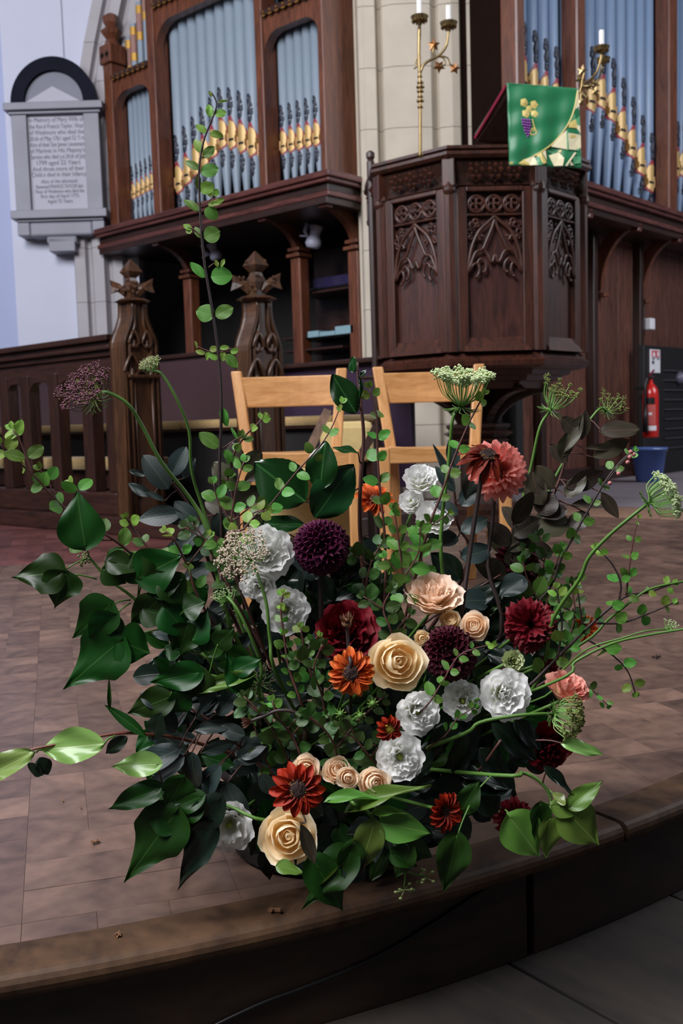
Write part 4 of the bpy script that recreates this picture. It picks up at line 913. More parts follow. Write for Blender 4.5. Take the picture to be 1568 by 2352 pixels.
d1=5.0
cs1=thing('candle_stand','tall brass candle bracket with bronze leaves on the left of the pulpit rim','candlestick',D(966,352,d1))
b=MB(); pts=[D(965,362,d1),D(965,300,d1),D(965,240,d1),D(964,180,d1),D(962,120,d1),D(963,62,d1)]; b.tube(catmull(pts),.0085,8)
for y,r in ((356,.016),(246,.014),(232,.018),(222,.014),(210,.017),(200,.020),(190,.016),(176,.012),(165,.010)): 
    c=D(965 if y>180 else 964,y,d1); b.lathe([(.004,-.010),(r,-.004),(r,.004),(.004,.010)],k=10,T=M.Translation(c))
b.build('shaft',BRASS,cs1,smooth=True)
p,k=candleholder(cs1,963,38,d1,20,0); candle('white candle on the tall stem, leftmost above the pulpit',p,k,34,d1)
p2,k2=candleholder(cs1,1030,52,d1,20,0); candle('white candle on the curved arm beside the leftmost candle',p2,k2,34,d1)
b=MB(); b.tube(catmull([D(964,172,d1),D(972,150,d1),D(988,138,d1),D(1008,128,d1),D(1023,108,d1),D(1028,88,d1),D(1030,66,d1)]),.0065,7)
b.tube(catmull([D(1000,133,d1),D(994,120,d1),D(996,108,d1)]),.004,5); b.tube(catmull([D(1006,130,d1),D(1018,134,d1),D(1022,148,d1),D(1012,152,d1)]),.004,5); b.tube(catmull([D(1012,128,d1),D(1028,134,d1),D(1034,148,d1),D(1042,152,d1)]),.004,5)
b.tube(catmull([D(962,130,d1),D(955,140,d1),D(957,152,d1),D(950,158,d1)]),.004,5)
b.build('curved_arm',BRASS,cs1,smooth=True)
for x,y,s_,r in ((996,103,15,.3),(1008,153,15,.9),(1044,157,14,.1)): leafstar(cs1,x,y,d1,s_,r)
cs2=thing('candle_bracket','brass candle bracket with clustered leaves behind the green cloth at right','candlestick',D(1340,230,5.15)); d2=5.15
p,k=candleholder(cs2,1381,108,d2,18,0); candle('white candle on the right-hand bracket before the blue pipes',p,k,34,d2)
p3,k3=candleholder(cs2,1385,134,5.4,16,0)
b=MB(); b.tube(catmull([D(1330,215,d2),D(1338,195,d2),D(1356,182,d2),D(1370,165,d2),D(1378,140,d2),D(1381,120,d2)]),.007,7); b.tube(catmull([D(1338,198,d2),D(1362,196,d2),D(1375,180,5.3),D(1380,160,5.4),D(1384,144,5.4)]),.006,7); b.tube(catmull([D(1332,240,d2),D(1334,215,d2),D(1336,190,d2),D(1342,165,d2)]),.006,6); b.build('curved_arm',BRASS,cs2,smooth=True)
for x,y,s_,r in ((1337,162,13,.2),(1364,190,15,.7),(1366,210,12,.1),(1332,182,13,1.0),(1338,218,12,.5),(1334,232,11,.2),(1348,200,11,.9)): leafstar(cs2,x,y,d2,s_,r,BRASS)
# ================================================================ CHAIRS
def chair(xl,xr,ybk,yfl,xfl,xfr,ys,lab,dB=3.70,dF=3.28):
    t=thing('wooden_chair',lab,'chair',D((xl+xr)/2,1340,3.5),'pale wooden chairs'); t.location.z=0; WM[t.name]=M.Translation(t.location)
    a=L(xl,ybk,dB); c=L(xr,ybk-(xr-xl)*.03,dB); zt_=(a.z+c.z)/2; fa=L(xfl,ys,dF); fc=L(xfr,ys-(xfr-xfl)*.03,dF); zs=(fa.z+fc.z)/2
    w_=.040; d_=.024
    cx=(a.x+c.x)/2; fx_=(fa.x+fc.x)/2
    for sg,xx,lean in ((-1,a.x,.045),(1,c.x,-.035)):   # back posts run down to become rear legs
        x0=xx if sg<0 else xx-w_; b=MB(); vs=[]
        for z,dy,o in ((0,.05,lean*1.3),(.45,-.02,lean),(zs,-.01,lean*.8),(zt_+.012,.05,0)):
            vs+=[(x0+o,dB-.04+dy,z),(x0+o+w_,dB-.04+dy,z),(x0+o+w_,dB-.04+dy+d_,z),(x0+o,dB-.04+dy+d_,z)]
        b.add(vs,[(i*4+j,i*4+(j+1)%4,i*4+4+(j+1)%4,i*4+4+j) for i in range(3) for j in range(4)]+[(3,2,1,0),(12,13,14,15)]); b.build('rear_leg',W_CHAIRV,t,Mx=FRM,bevel=.006)
    rz0=zt_-.012-.112
    b=MB(); n=8; vs=[]
    for i in range(n+1):
        u=i/n; x=a.x+w_*.8+(c.x-a.x-w_*1.6)*u; y=dB+.0+.018*math.sin(PI*u)
        for z,dy in ((rz0,-.01),(zt_-.012,.004)): vs+=[(x,y+dy,z),(x,y+dy+.016,z)]
    fs=[]
    for i in range(n): q=i*4; fs+=[(q,q+4,q+6,q+2),(q+1,q+3,q+7,q+5),(q+2,q+6,q+7,q+3),(q,q+1,q+5,q+4)]
    b.add(vs,fs+[(0,2,3,1),(4*n,4*n+1,4*n+3,4*n+2)]); b.build('back_rail',W_CHAIR,t,Mx=FRM,bevel=.004)
    for sg,xx in ((-1,fa.x),(1,fc.x-w_)):
        b=MB(); b.box((xx,dF-.0,0),(xx+w_,dF+.03,zs-.004)); b.build('front_leg',W_CHAIRV,t,Mx=FRM,bevel=.006)
    # dished front rail
    b=MB(); vs=[]; n=10; hh=.058
    for i in range(n+1):
        u=i/n; x=fa.x+w_*.9+(fc.x-fa.x-w_*1.8)*u; dz=-.010*math.sin(PI*u)
        for z in (zs-hh+.0,zs+dz): vs+=[(x,dF+.002,z),(x,dF+.026,z)]
    fs=[]
    for i in range(n): q=i*4; fs+=[(q,q+4,q+6,q+2),(q+1,q+3,q+7,q+5),(q+2,q+6,q+7,q+3),(q,q+1,q+5,q+4)]
    b.add(vs,fs+[(0,2,3,1),(4*n,4*n+1,4*n+3,4*n+2)]); b.build('front_rail',W_CHAIR,t,Mx=FRM,bevel=.004)
    b=MB(); b.box((fa.x+.01,dF+.02,zs-.028),(fc.x-.01,dB-.03,zs-.014)); b.build('seat',W_CHAIR,t,Mx=FRM,bevel=.004)
    for xx in (fa.x+.008,fc.x-w_+.01):
        b=MB(); b.box((xx,dF+.03,zs-.06),(xx+.02,dB-.03,zs-.014)); b.build('side_rail',W_CHAIRV,t,Mx=FRM)
        b=MB(); b.box((xx,dF+.03,.16),(xx+.018,dB-.02,.19)); b.build('stretcher',W_CHAIRV,t,Mx=FRM)
    return t,fa,fc,zs
c1,fa1,fc1,zs1=chair(529,797,860,0,545,826,1038,'pale wooden chair on the left, in front of the carved bench end')
c2,fa2,fc2,zs2=chair(855,1114,850,0,868,1174,1026,'pale wooden chair on the right, in front of the pulpit stem')
c1['group']='pale wooden chairs'
# cream upholstered chair behind
arm=thing('upholstered_chair','cream upholstered chair with dark wooden side rails behind the left wooden chair','chair',D(770,1300,4.4)); arm.location.z=0; WM[arm.name]=M.Translation(arm.location)
def cb(nm,x0,y0,x1,y1,d0,d1,mat,bev=.02):
    a=L(x0,(y0+y1)/2,d0); c=L(x1,(y0+y1)/2,d0); z1=L((x0+x1)/2,y0,d0).z; z0=max(.01,L((x0+x1)/2,y1,d0).z); b=MB(); b.box((a.x,d0,z0),(c.x,d1,z1)); return b.build(nm,mat,arm,Mx=FRM,bevel=bev)
cb('back_cushion',735,968,858,1062,4.45,4.55,CUSH2,.03)
cb('seat_cushion',604,1082,828,1150,3.62,4.40,CUSH2,.02)
cb('seat_front',604,1150,826,1236,3.60,3.64,CUSH2,.02)
for (xa,ya,da),(xb3,yb3,db) in (((700,1056,4.15),(752,944,4.25)),((818,1066,4.2),(862,985,4.3))):
    b=MB(); p=D(xa,ya,da); q=D(xb3,yb3,db); b.tube([p,q],.024,4); b.build('slanting_rail',W_OAK if xa>750 else wood('grey_brown_rail',(70,52,42),(110,84,66)),arm)
for x in (612,812): 
    p=D(x,1236,3.66); b=MB(); b.box((p.x-.02,p.y-.02,0),(p.x+.02,p.y+.02,p.z+.02)); b.build('leg',W_OAK,arm)
p=D(735,1062,4.5); b=MB(); b.box((p.x-.02,p.y-.02,0),(p.x+.02,p.y+.02,p.z+.03)); b.build('leg',W_OAK,arm)
p=D(855,1062,4.5); b=MB(); b.box((p.x-.02,p.y-.02,0),(p.x+.02,p.y+.02,p.z+.03)); b.build('leg',W_OAK,arm)
# ================================================================ FLOWERS
TOW=-FWD
vc=D(742,1955,1.405); VC=V((vc.x,vc.y,0)); VH=.125
vase=thing('flower_bucket','black plastic bucket holding the flowers near the platform edge','vase',VC)
b=MB(); b.lathe([(.125,.003),(.13,.006),(.142,VH-.008),(.150,VH-.006),(.150,VH),(.140,VH),(.128,.012),(.01,.012)],k=40,T=M.Translation(VC)); b.build('pot',BLACKP,vase,smooth=False)
b=MB(); b.lathe([(.09,.0125),(.132,VH-.012),(.10,VH+.02),(.02,VH+.035)],k=24,T=M.Translation(VC)); b.build('foam',FOAM,vase)
def base(k=0):
    a=random.random()*6.28; r=random.uniform(.01,.09); return VC+V((r*math.cos(a),r*math.sin(a),VH-.02))
# ---------------- leaf shapes
def prof_round(u): return .40*math.sin(PI*min(1,u)**.85)**.62
def prof_oval(u): return .5*math.sin(PI*u**.92)**.9*.62
def prof_cam(u): return .28*max(0,math.sin(PI*min(1,u)**.88))**.72*(1-.25*u**6)
def prof_ivy(u):
    # mature ivy: broad shoulders near the base running to a point
    return .42*max(0,math.sin(PI*min(1,u)**.58))**1.08+.012*math.sin(u*11)*u*(1-u)*4
def prof_lobed(u):
    s_=max(0,math.sin(PI*min(1,u)**.5)); return .49*s_**1.35*(1-.18*math.sin(PI*u)**2)+.05*math.exp(-((u-.36)/.07)**2)
def prof_lance(u): return .12*math.sin(PI*u**.8)**.9
LM={}
def leafmesh(kind,mat,var=0):
    k=(kind,mat.name,var)
    if k in LM: return LM[k]
    rnd=random.Random(hash((kind,var))%999+var*17) if False else random.Random(len(kind)*31+var*17)
    pf={'round':prof_round,'oval':prof_oval,'cam':prof_cam,'ivy':prof_ivy,'lobed':prof_lobed,'lance':prof_lance}[kind]
    nu,nv=(12,6) if kind in('round','oval','lance') else (22,8)
    fold={'round':.18,'oval':.15,'cam':.22,'ivy':.18,'lobed':.12,'lance':.5}[kind]*rnd.uniform(.4,1.3)
    droop=rnd.uniform(-.05,.28); wav=rnd.uniform(.0,.03)+(.02 if kind in('ivy','lobed','cam') else 0); tw=rnd.uniform(-.3,.3)
    vs=[];uv=[]
    for i in range(nu+1):
        u=i/nu; w_=pf(u)
        if kind=='cam': w_*=1+.022*(i%2)
        for j in range(nv+1):
            v=-1+2*j/nv; y=v*w_
            x=u
            if kind in('ivy','lobed','round') and u<.3: x=u-(.13 if kind!='round' else .05)*abs(v)**1.5*(1-u/.3)
            z=abs(v)*w_*fold - droop*u*u + wav*math.sin(v*4+u*9+var)*abs(v)
            c,s_=math.cos(tw*u),math.sin(tw*u); y,z=y*c-z*s_,y*s_+z*c
            vs.append((x,y,z)); uv.append((u,.5+v*.5*max(.15,w_/.42)))
    fs=[(i*(nv+1)+j,(i+1)*(nv+1)+j,(i+1)*(nv+1)+j+1,i*(nv+1)+j+1) for i in range(nu) for j in range(nv)]
    me=bpy.data.meshes.new('leaf'); me.from_pydata(vs,[],fs); me.materials.append(mat); me.shade_smooth()
    l=me.uv_layers.new(name='UVMap')
    for lp in me.loops: l.data[lp.index].uv=uv[lp.vertex_index]
    LM[k]=me; return me
WREL={'round':.80,'oval':.60,'cam':.56,'ivy':.84,'lobed':.96,'lance':.24}
def leaf(par,kind,mat,p0,p1,wpx=None,nrm=None,var=None,name='leaf'):
    # p0 stalk end, p1 tip; width in metres
    d=p1-p0; Ln=d.length; x=d/Ln; var=random.randrange(4) if var is None else var
    n=nrm or (TOW+UP*random.uniform(.0,.7)+RGT*random.uniform(-.55,.55))
    n=(n-x*n.dot(x)); n=n.normalized() if n.length>1e-3 else x.orthogonal()
    y=n.cross(x); w_=(wpx/(Ln*WREL[kind])) if wpx else random.uniform(.85,1.1)
    T=M((( x.x*Ln,y.x*Ln*w_,n.x*Ln,p0.x),(x.y*Ln,y.y*Ln*w_,n.y*Ln,p0.y),(x.z*Ln,y.z*Ln*w_,n.z*Ln,p0.z),(0,0,0,1)))
    return put(name,leafmesh(kind,mat,var),T,par)
def stem(par,pts,r0,r1,mat,k=6,n=5,name='stem'):
    c=catmull(pts,n); m=len(c); b=MB(); b.tube(c,[r0+(r1-r0)*i/(m-1) for i in range(m)],k); return b.build(name,mat,par,smooth=True)
def at(pts,t):
    # point and direction along a polyline by fraction
    ln=[(pts[i+1]-pts[i]).length for i in range(len(pts)-1)]; tot=sum(ln); s_=t*tot
    for i,l in enumerate(ln):
        if s_<=l or i==len(ln)-1: return pts[i]+(pts[i+1]-pts[i])*(min(1,s_/l)), (pts[i+1]-pts[i]).normalized()
        s_-=l
def rootpath(P0,B=None,d=None):
    B=B or base(); mid=(P0+B)/2+V((0,0,-.02)); return [B,B*.6+P0*.4+V((0,0,.015))]
def plant(kindname,label,cat,group=None):
    B=base(); t=thing(kindname,label,cat,B,group); return t,B
def sprig(label,pts,kind='round',mat=None,size=34,gap=40,r=.0016,smat=None,t0=.12,grp=None,name='leafy_sprig',tip=True,side=(),szend=.6,mat2=None,root=True,ang=60,cat='foliage',tilt=0):
    # pts: (x,y,d) along the twig from the flowers outward; side: extra twigs
    mat=mat or L_SNOW; t,B=plant(name,label,cat,grp)
    w=[D(*p) for p in pts]; smat=smat or STEMR
    full=([B,(B+w[0])/2+V((0,0,-.01))] if root else [])+w
    stem(t,full,r*1.5,r*.6,smat)
    for q in [pts]+list(side):
        ww=[D(*p) for p in q]; c=catmull(ww,5)
        if q is not pts: stem(t,ww,r*.8,r*.4,smat,name='side_twig')
        tot=sum((c[i+1]-c[i]).length for i in range(len(c)-1)); dm=q[0][2]; g=gap*dm/FP; n=max(1,int(tot*(1-t0)/g))
        for i in range(n):
            f=t0+(1-t0)*(i+.6)/n if q is pts else .05+.95*(i+.6)/n
            p,dr=at(c,min(f,.985)); sd=dr.cross(TOW).normalized(); rot=random.uniform(-.9,.9) if (i%2==0) else random.uniform(.3,1.5)*random.choice((-1,1))
            for sg in (-1,1):
                s2=(sd*math.cos(rot)+dr.cross(sd)*math.sin(rot))*sg
                a=math.radians(ang+random.uniform(-14,14)); ld=(dr*math.cos(a)+s2*math.sin(a)+UP*.05).normalized()
                sz=1.14*size*(szend+(1-szend)*(1-f))*random.uniform(.75,1.2)*dm/FP
                m_=mat2 if (mat2 and f>.8) else mat
                p0=p+ld*.003; leaf(t,kind,m_,p0,p0+ld*sz)
        if tip:
            p,dr=at(c,1); m_=mat2 or mat
            for k in (-.5,.45): 
                sd=dr.cross(TOW).normalized(); ld=(dr+sd*k).normalized(); leaf(t,kind,m_,p,p+ld*size*szend*.75*dm/FP)
    return t
def xleaf(t,kind,mat,x0,y0,x1,y1,wpx,d=1.3,dd=0,nrm=None,var=None,stalk=None,name='leaf'):
    # leaf with its stalk end and tip given; d distance, dd how much farther the tip is
    p0=D(x0,y0,d); p1=D(x1,y1,d+dd); o=leaf(t,kind,mat,p0,p1,wpx*d/FP,nrm,var,name)
    if stalk: stem(t,[D(*stalk),(D(*stalk)+p0)/2+UP*.002,p0],.0011,.0009,STEMG if mat in(L_IVY,L_IVYP) else STEMR,k=5,n=3,name='leaf_stalk')
    return o
# ---------------- A the tall twig
tw,B=plant('snowberry_branch','tall straight twig with paired round leaves rising highest, past the organ pipes','branch')
dA=1.34
A=[(512,1340),(508,1200),(504,1080),(508,960),(507,880),(500,800),(485,700),(470,610),(462,530),(458,450),(457,390),(466,330),(480,290),(494,255),(497,235),(486,212)]
stem(tw,[B,D(560,1560,1.36)]+[D(x,y,dA) for x,y in A],.0026,.0009,STEMD,k=7,n=4)
for s_ in ([(497,812),(470,803),(452,795)],[(500,812),(525,802),(532,800)],[(478,615),(492,604)],[(459,470),(478,462),(490,452)],[(508,1032),(540,1010),(560,1000)],[(464,545),(445,527),(430,522)]):
    stem(tw,[D(x,y,dA) for x,y in s_],.0009,.0006,STEMR,k=5,n=3,name='side_twig')
for x0,y0,x1,y1,w_,m in ((484,268,478,238,17,L_LIME),(494,262,520,258,20,L_LIME),(500,235,523,230,5,L_LIME),(486,222,480,208,8,L_LIME),(474,305,449,286,18,L_LIME),(482,306,513,312,17,L_LIME),(463,350,446,318,20,L_LIME),(468,360,492,336,22,L_SNOW),(457,388,424,368,18,L_SNOW),(462,396,502,386,32,L_SNOW),(455,435,455,398,14,L_SNOW),(460,438,492,424,30,L_LIME),(456,484,422,456,20,L_SNOW),(472,480,500,500,30,L_SNOW),(484,452,480,438,12,L_LIME),(488,470,515,456,14,L_LIME),(492,450,500,434,16,L_LIME),(478,470,498,466,14,L_LIME),
 (462,545,446,520,16,L_SNOW),(470,546,505,530,40,L_SNOW),(440,526,420,516,14,L_LIME),(440,528,426,532,16,L_LIME),(470,636,436,602,22,L_SNOW),(486,636,533,630,44,L_SNOW),(500,612,494,596,10,L_LIME),(508,612,515,594,10,L_LIME),(490,725,450,712,44,L_SNOW),(496,725,536,706,34,L_SNOW),
 (470,812,448,806,12,L_LIME),(478,808,474,828,10,L_LIME),(482,805,500,797,16,L_LIME),(498,825,478,808,18,L_LIME),(505,800,526,796,12,L_LIME),(512,808,512,830,14,L_LIME),(520,815,545,845,24,L_SNOW),(530,810,547,802,14,L_LIME),(452,800,448,782,6,L_LIME),
 (508,936,522,980,20,L_SNOW),(502,1026,456,994,34,L_SNOW),(516,1035,536,1062,20,L_SNOW),(545,1010,530,980,8,L_SNOW),(560,1006,556,985,9,L_SNOW)):
    xleaf(tw,'round',m,x0,y0,x1,y1,w_,dA,nrm=(TOW+UP*.2+RGT*random.uniform(-.25,.25)))
# ---------------- other round-leaved sprigs
sprig('round-leaved twig reaching out to the left edge above the ivy',[(420,1400,1.3),(330,1300,1.27),(262,1240,1.25),(190,1200,1.24),(130,1150,1.23),(78,1092,1.22),(38,1058,1.22),(0,1020,1.21)],size=42,gap=50,mat2=L_LIME,side=([(75,1090,1.22),(60,1050,1.22),(45,1010,1.22),(28,985,1.22)],[(160,1160,1.23),(180,1130,1.23),(165,1110,1.23)],[(130,1150,1.23),(112,1110,1.23),(92,1078,1.23)],[(262,1240,1.25),(210,1240,1.24),(160,1230,1.24)]))
sprig('leafy twig with pale tips over the pointed ivy leaves at left',[(400,1330,1.27),(350,1270,1.25),(310,1220,1.25),(290,1190,1.24)],size=36,gap=42,mat2=L_LIME)
sprig('small-leaved twig beside the blush umbel on the left',[(470,1400,1.26),(430,1300,1.25),(400,1240,1.24),(380,1220,1.24)],size=34,gap=40,mat2=L_LIME,side=([(430,1300,1.25),(460,1260,1.25),(480,1230,1.25)],))
sprig('slender twig leaning right across the left wooden chair',[(520,1180,1.36),(532,1060,1.36),(560,1005,1.36),(590,975,1.36),(608,957,1.36)],size=26,gap=30,ang=50,mat2=L_LIME)
sprig('long twig crossing the two big dark leaves up to the right',[(560,1230,1.25),(620,1160,1.24),(680,1085,1.23),(730,1030,1.23),(760,985,1.23),(785,925,1.23)],size=34,gap=52,r=.0011,mat2=L_LIME)
sprig('lime green sprig just above the white bloom at left',[(520,1260,1.24),(560,1215,1.23),(590,1180,1.23),(612,1172,1.23)],size=36,gap=32,mat=L_LIME)
sprig('bushy green sprig left of the big dark leaves',[(520,1330,1.3),(530,1200,1.3),(545,1110,1.3),(560,1060,1.3)],size=42,gap=44,side=([(530,1200,1.3),(500,1150,1.3),(490,1110,1.3)],[(530,1200,1.3),(575,1165,1.3),(600,1150,1.3)]))
sprig('twig climbing past the right wooden chair\'s left post',[(880,1400,1.3),(884,1250,1.3),(872,1120,1.3),(866,1020,1.3),(866,960,1.3),(848,890,1.3)],size=38,gap=48,mat2=L_LIME)
sprig('twig rising right to the pale green umbel',[(950,1340,1.26),(985,1210,1.25),(1015,1130,1.25),(1045,1045,1.25),(1080,965,1.25),(1112,905,1.25)],size=32,gap=52,mat2=L_LIME,side=([(985,1210,1.25),(1030,1180,1.25)],))
sprig('dense round-leaved sprig between the orange bloom and the blush bloom',[(930,1440,1.24),(925,1330,1.24),(915,1240,1.24),(905,1170,1.24)],size=40,gap=38,side=([(925,1330,1.24),(960,1270,1.24),(965,1210,1.24)],[(925,1330,1.24),(885,1280,1.24)]))
sprig('leafy sprig with white bloom buds between them right of centre',[(980,1420,1.3),(970,1300,1.3),(955,1220,1.3)],size=38,gap=40)
sprig('twig with pink buds reaching toward the blue bucket',[(1230,1390,1.32),(1290,1280,1.32),(1340,1190,1.32),(1390,1105,1.32),(1425,1060,1.32),(1455,1035,1.32)],size=28,gap=46,smat=STEMD,mat2=L_SNOW)
sprig('fine twig of tiny leaf pairs standing upright at the right',[(1437,1372,1.2),(1445,1300,1.2),(1455,1235,1.2),(1466,1190,1.2)],size=24,gap=34,r=.0009,root=False,mat2=L_LIME)
sprig('wide branching twig spreading to the right over the floor',[(1180,1600,1.22),(1270,1520,1.21),(1340,1450,1.2),(1390,1405,1.2),(1437,1370,1.2),(1490,1360,1.2),(1545,1340,1.2)],size=32,gap=44,r=.0018,smat=STEMD,mat2=L_LIME,side=([(1420,1385,1.2),(1425,1340,1.2),(1405,1295,1.2),(1370,1258,1.2)],[(1370,1432,1.2),(1430,1430,1.2),(1500,1405,1.2),(1545,1385,1.2)],[(1340,1455,1.2),(1332,1400,1.2),(1325,1345,1.2)],[(1350,1470,1.2),(1400,1500,1.2),(1440,1540,1.2),(1458,1590,1.2)],[(1280,1515,1.2),(1290,1440,1.2),(1286,1400,1.2),(1278,1350,1.2)]))
sprig('short twig tucked under the pink bloom at right',[(1330,1560,1.2),(1365,1590,1.2),(1395,1620,1.2)],size=24,gap=24,r=.0009,root=False)
sprig('bushy sprig behind the crimson carnation at right',[(1200,1500,1.32),(1250,1400,1.32),(1268,1320,1.32),(1290,1260,1.32)],size=40,gap=38,side=([(1250,1400,1.32),(1215,1340,1.32),(1200,1290,1.32)],[(1250,1400,1.32),(1300,1370,1.32),(1330,1330,1.32)]))
sprig('pinkish-tipped sprig standing in front of the white bloom',[(700,1640,1.18),(665,1540,1.17),(652,1460,1.17),(645,1400,1.17),(650,1362,1.17)],size=26,gap=28,mat2=L_LIME)
sprig('yellow-green leafy sprig left of the burgundy petals',[(720,1600,1.19),(700,1500,1.18),(690,1440,1.18)],size=30,gap=28,mat=L_SNOW,mat2=L_LIME,side=([(700,1500,1.18),(730,1460,1.18)],))
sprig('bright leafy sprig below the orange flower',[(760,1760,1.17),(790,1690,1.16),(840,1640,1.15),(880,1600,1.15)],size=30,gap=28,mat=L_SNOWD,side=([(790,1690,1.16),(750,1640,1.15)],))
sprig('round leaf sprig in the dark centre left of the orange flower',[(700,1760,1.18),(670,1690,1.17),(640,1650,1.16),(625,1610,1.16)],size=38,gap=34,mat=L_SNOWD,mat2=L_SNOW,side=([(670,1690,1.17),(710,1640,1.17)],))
sprig('dim leafy sprig left of the dark centre',[(640,1800,1.2),(600,1720,1.19),(580,1650,1.19)],size=38,gap=34)
sprig('small green sprig over the wine dahlia',[(960,1640,1.13),(1010,1575,1.12),(1050,1510,1.12),(1090,1490,1.12),(1130,1480,1.12)],size=28,gap=34,r=.0009,mat2=L_LIME)
sprig('small dark sprig over the white bloom in the middle right',[(1010,1700,1.14),(1050,1650,1.13),(1090,1625,1.13)],size=28,gap=28,r=.0009)
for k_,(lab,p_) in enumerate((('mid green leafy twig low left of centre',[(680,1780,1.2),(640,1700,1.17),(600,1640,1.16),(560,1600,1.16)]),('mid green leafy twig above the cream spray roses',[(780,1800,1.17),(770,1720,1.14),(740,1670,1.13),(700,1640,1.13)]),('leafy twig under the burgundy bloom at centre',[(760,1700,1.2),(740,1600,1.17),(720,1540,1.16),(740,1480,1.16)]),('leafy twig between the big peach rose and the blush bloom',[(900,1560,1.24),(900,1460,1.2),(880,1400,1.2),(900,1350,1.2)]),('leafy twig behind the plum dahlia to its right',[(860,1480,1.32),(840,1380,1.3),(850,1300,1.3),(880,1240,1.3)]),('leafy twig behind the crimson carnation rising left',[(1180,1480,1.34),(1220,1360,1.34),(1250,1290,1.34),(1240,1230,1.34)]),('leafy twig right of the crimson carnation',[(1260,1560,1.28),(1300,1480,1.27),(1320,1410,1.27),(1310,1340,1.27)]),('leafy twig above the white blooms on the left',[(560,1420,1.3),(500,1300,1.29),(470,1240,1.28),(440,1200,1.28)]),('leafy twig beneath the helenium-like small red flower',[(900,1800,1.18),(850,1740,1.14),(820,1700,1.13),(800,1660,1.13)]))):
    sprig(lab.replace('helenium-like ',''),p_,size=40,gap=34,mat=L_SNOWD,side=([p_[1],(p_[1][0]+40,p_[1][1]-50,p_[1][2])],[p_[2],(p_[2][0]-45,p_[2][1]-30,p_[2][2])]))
# ---------------- B smoke bush branches (blue-green and purple round leaves)
def smoke(label,pts,leaves,mat,d,grp=None):
    t,B=plant('smoke_bush_branch',label,'branch'); stem(t,[B]+[D(x,y,d) for x,y in pts],.0034,.0016,STEMR,k=7)
    for L_ in leaves:
        x0,y0,x1,y1,w_=L_[:5]; dd=L_[5] if len(L_)>5 else 0
        # stalk springs from the nearest stem point
        q=min([(pts[i][0]+(pts[i+1][0]-pts[i][0])*k/4,pts[i][1]+(pts[i+1][1]-pts[i][1])*k/4) for i in range(len(pts)-1) for k in range(5)],key=lambda a:(a[0]-x0)**2+(a[1]-y0)**2+ (0))
        xleaf(t,'oval' if w_/math.hypot(x1-x0,y1-y0)<.5 else 'round',mat,x0,y0,x1,y1,w_,d-.02,dd,stalk=(q[0],q[1],d))
    return t
smoke('dark blue-green leafy branch against the stall at upper left',[(500,1340),(462,1220),(420,1140),(370,1085)],[(385,1120,330,1042,56),(395,1090,425,1025,44),(340,1090,292,1082,16),(350,1140,290,1110,24),(420,1100,448,1052,24,.02),(380,1150,330,1128,14),(420,1180,312,1190,50),(440,1190,372,1190,30),(450,1200,400,1150,40),(440,1240,360,1290,48),(420,1260,470,1200,44),(470,1230,430,1300,44),(480,1300,420,1330,44),(500,1180,520,1240,50),(460,1280,400,1240,50)],L_SMOKE,1.36)
smoke('dark round leaves behind the tall twig over the left chair',[(560,1330),(540,1180),(530,1080),(550,1040)],[(555,1070,525,1015,40),(560,1080,600,1035,44),(535,1120,490,1060,50),(560,1110,620,1060,30),(540,1160,600,1120,50),(520,1170,470,1150,44),(560,1200,620,1180,44)],L_PURP,1.4)
smoke('dark blue-green round-leaved branch at lower left of the flowers',[(700,1850),(600,1760),(500,1670),(410,1610)],[(375,1620,322,1590,44),(425,1590,388,1570,40),(400,1680,372,1620,40),(455,1640,500,1590,26),(470,1640,502,1600,30),(450,1650,510,1560,20),(445,1680,540,1655,36),(440,1730,445,1812,62),(410,1720,300,1770,62),(460,1730,545,1700,34),(420,1740,340,1800,60),(555,1740,615,1690,44),(545,1745,618,1715,48),(505,1760,440,1850,56),(520,1800,560,1900,66),(470,1790,520,1860,52),(600,1780,640,1830,50),(500,1640,540,1590,40),(560,1690,500,1670,40),(430,1600,460,1560,34)],L_SMOKE,1.2)
smoke('dark purple leafed branch rising at upper right beside the boards',[(1130,1400),(1190,1270),(1245,1190),(1285,1100),(1310,1020),(1350,960)],[(1300,1060,1262,1020,38),(1290,1050,1305,992,40),(1295,1040,1340,950,34),(1330,1000,1290,958,40),(1335,1010,1350,940,30),(1340,1030,1420,1025,14),(1380,990,1470,985,46),(1360,1050,1450,1010,40),(1270,1120,1230,1070,44),(1300,1120,1390,1085,46),(1300,1140,1345,1090,40),(1255,1150,1200,1120,44),(1240,1160,1220,1080,50),(1310,1160,1420,1150,28),(1230,1210,1310,1190,80),(1240,1180,1270,1130,60),(1210,1230,1160,1160,50),(1190,1250,1270,1270,50),(1200,1290,1140,1240,50),(1170,1280,1120,1200,44),(1300,1170,1240,1185,40),(1350,1180,1300,1220,44),(1380,1130,1420,1190,30)],L_PURP,1.42)
smoke('blue-green leaves just left of the salmon dahlia',[(1060,1330),(1050,1200),(1040,1100)],[(1040,1110,992,1020,20),(1050,1080,1030,1010,30),(1045,1130,1000,1070,30),(1060,1160,1100,1110,44),(1050,1180,1000,1150,34),(1060,1220,1120,1190,44),(1050,1240,980,1230,44),(1060,1280,1130,1260,50),(1070,1150,1090,1060,40)],L_SMOKE,1.36)
smoke('dark leaves between the salmon dahlia and the dark carnation',[(1150,1400),(1170,1280),(1180,1180)],[(1180,1200,1225,1130,44),(1180,1230,1240,1190,50),(1170,1250,1120,1200,50),(1160,1290,1230,1250,50),(1160,1320,1090,1290,54),(1150,1350,1200,1310,50),(1165,1260,1210,1230,44)],L_PURP,1.38)
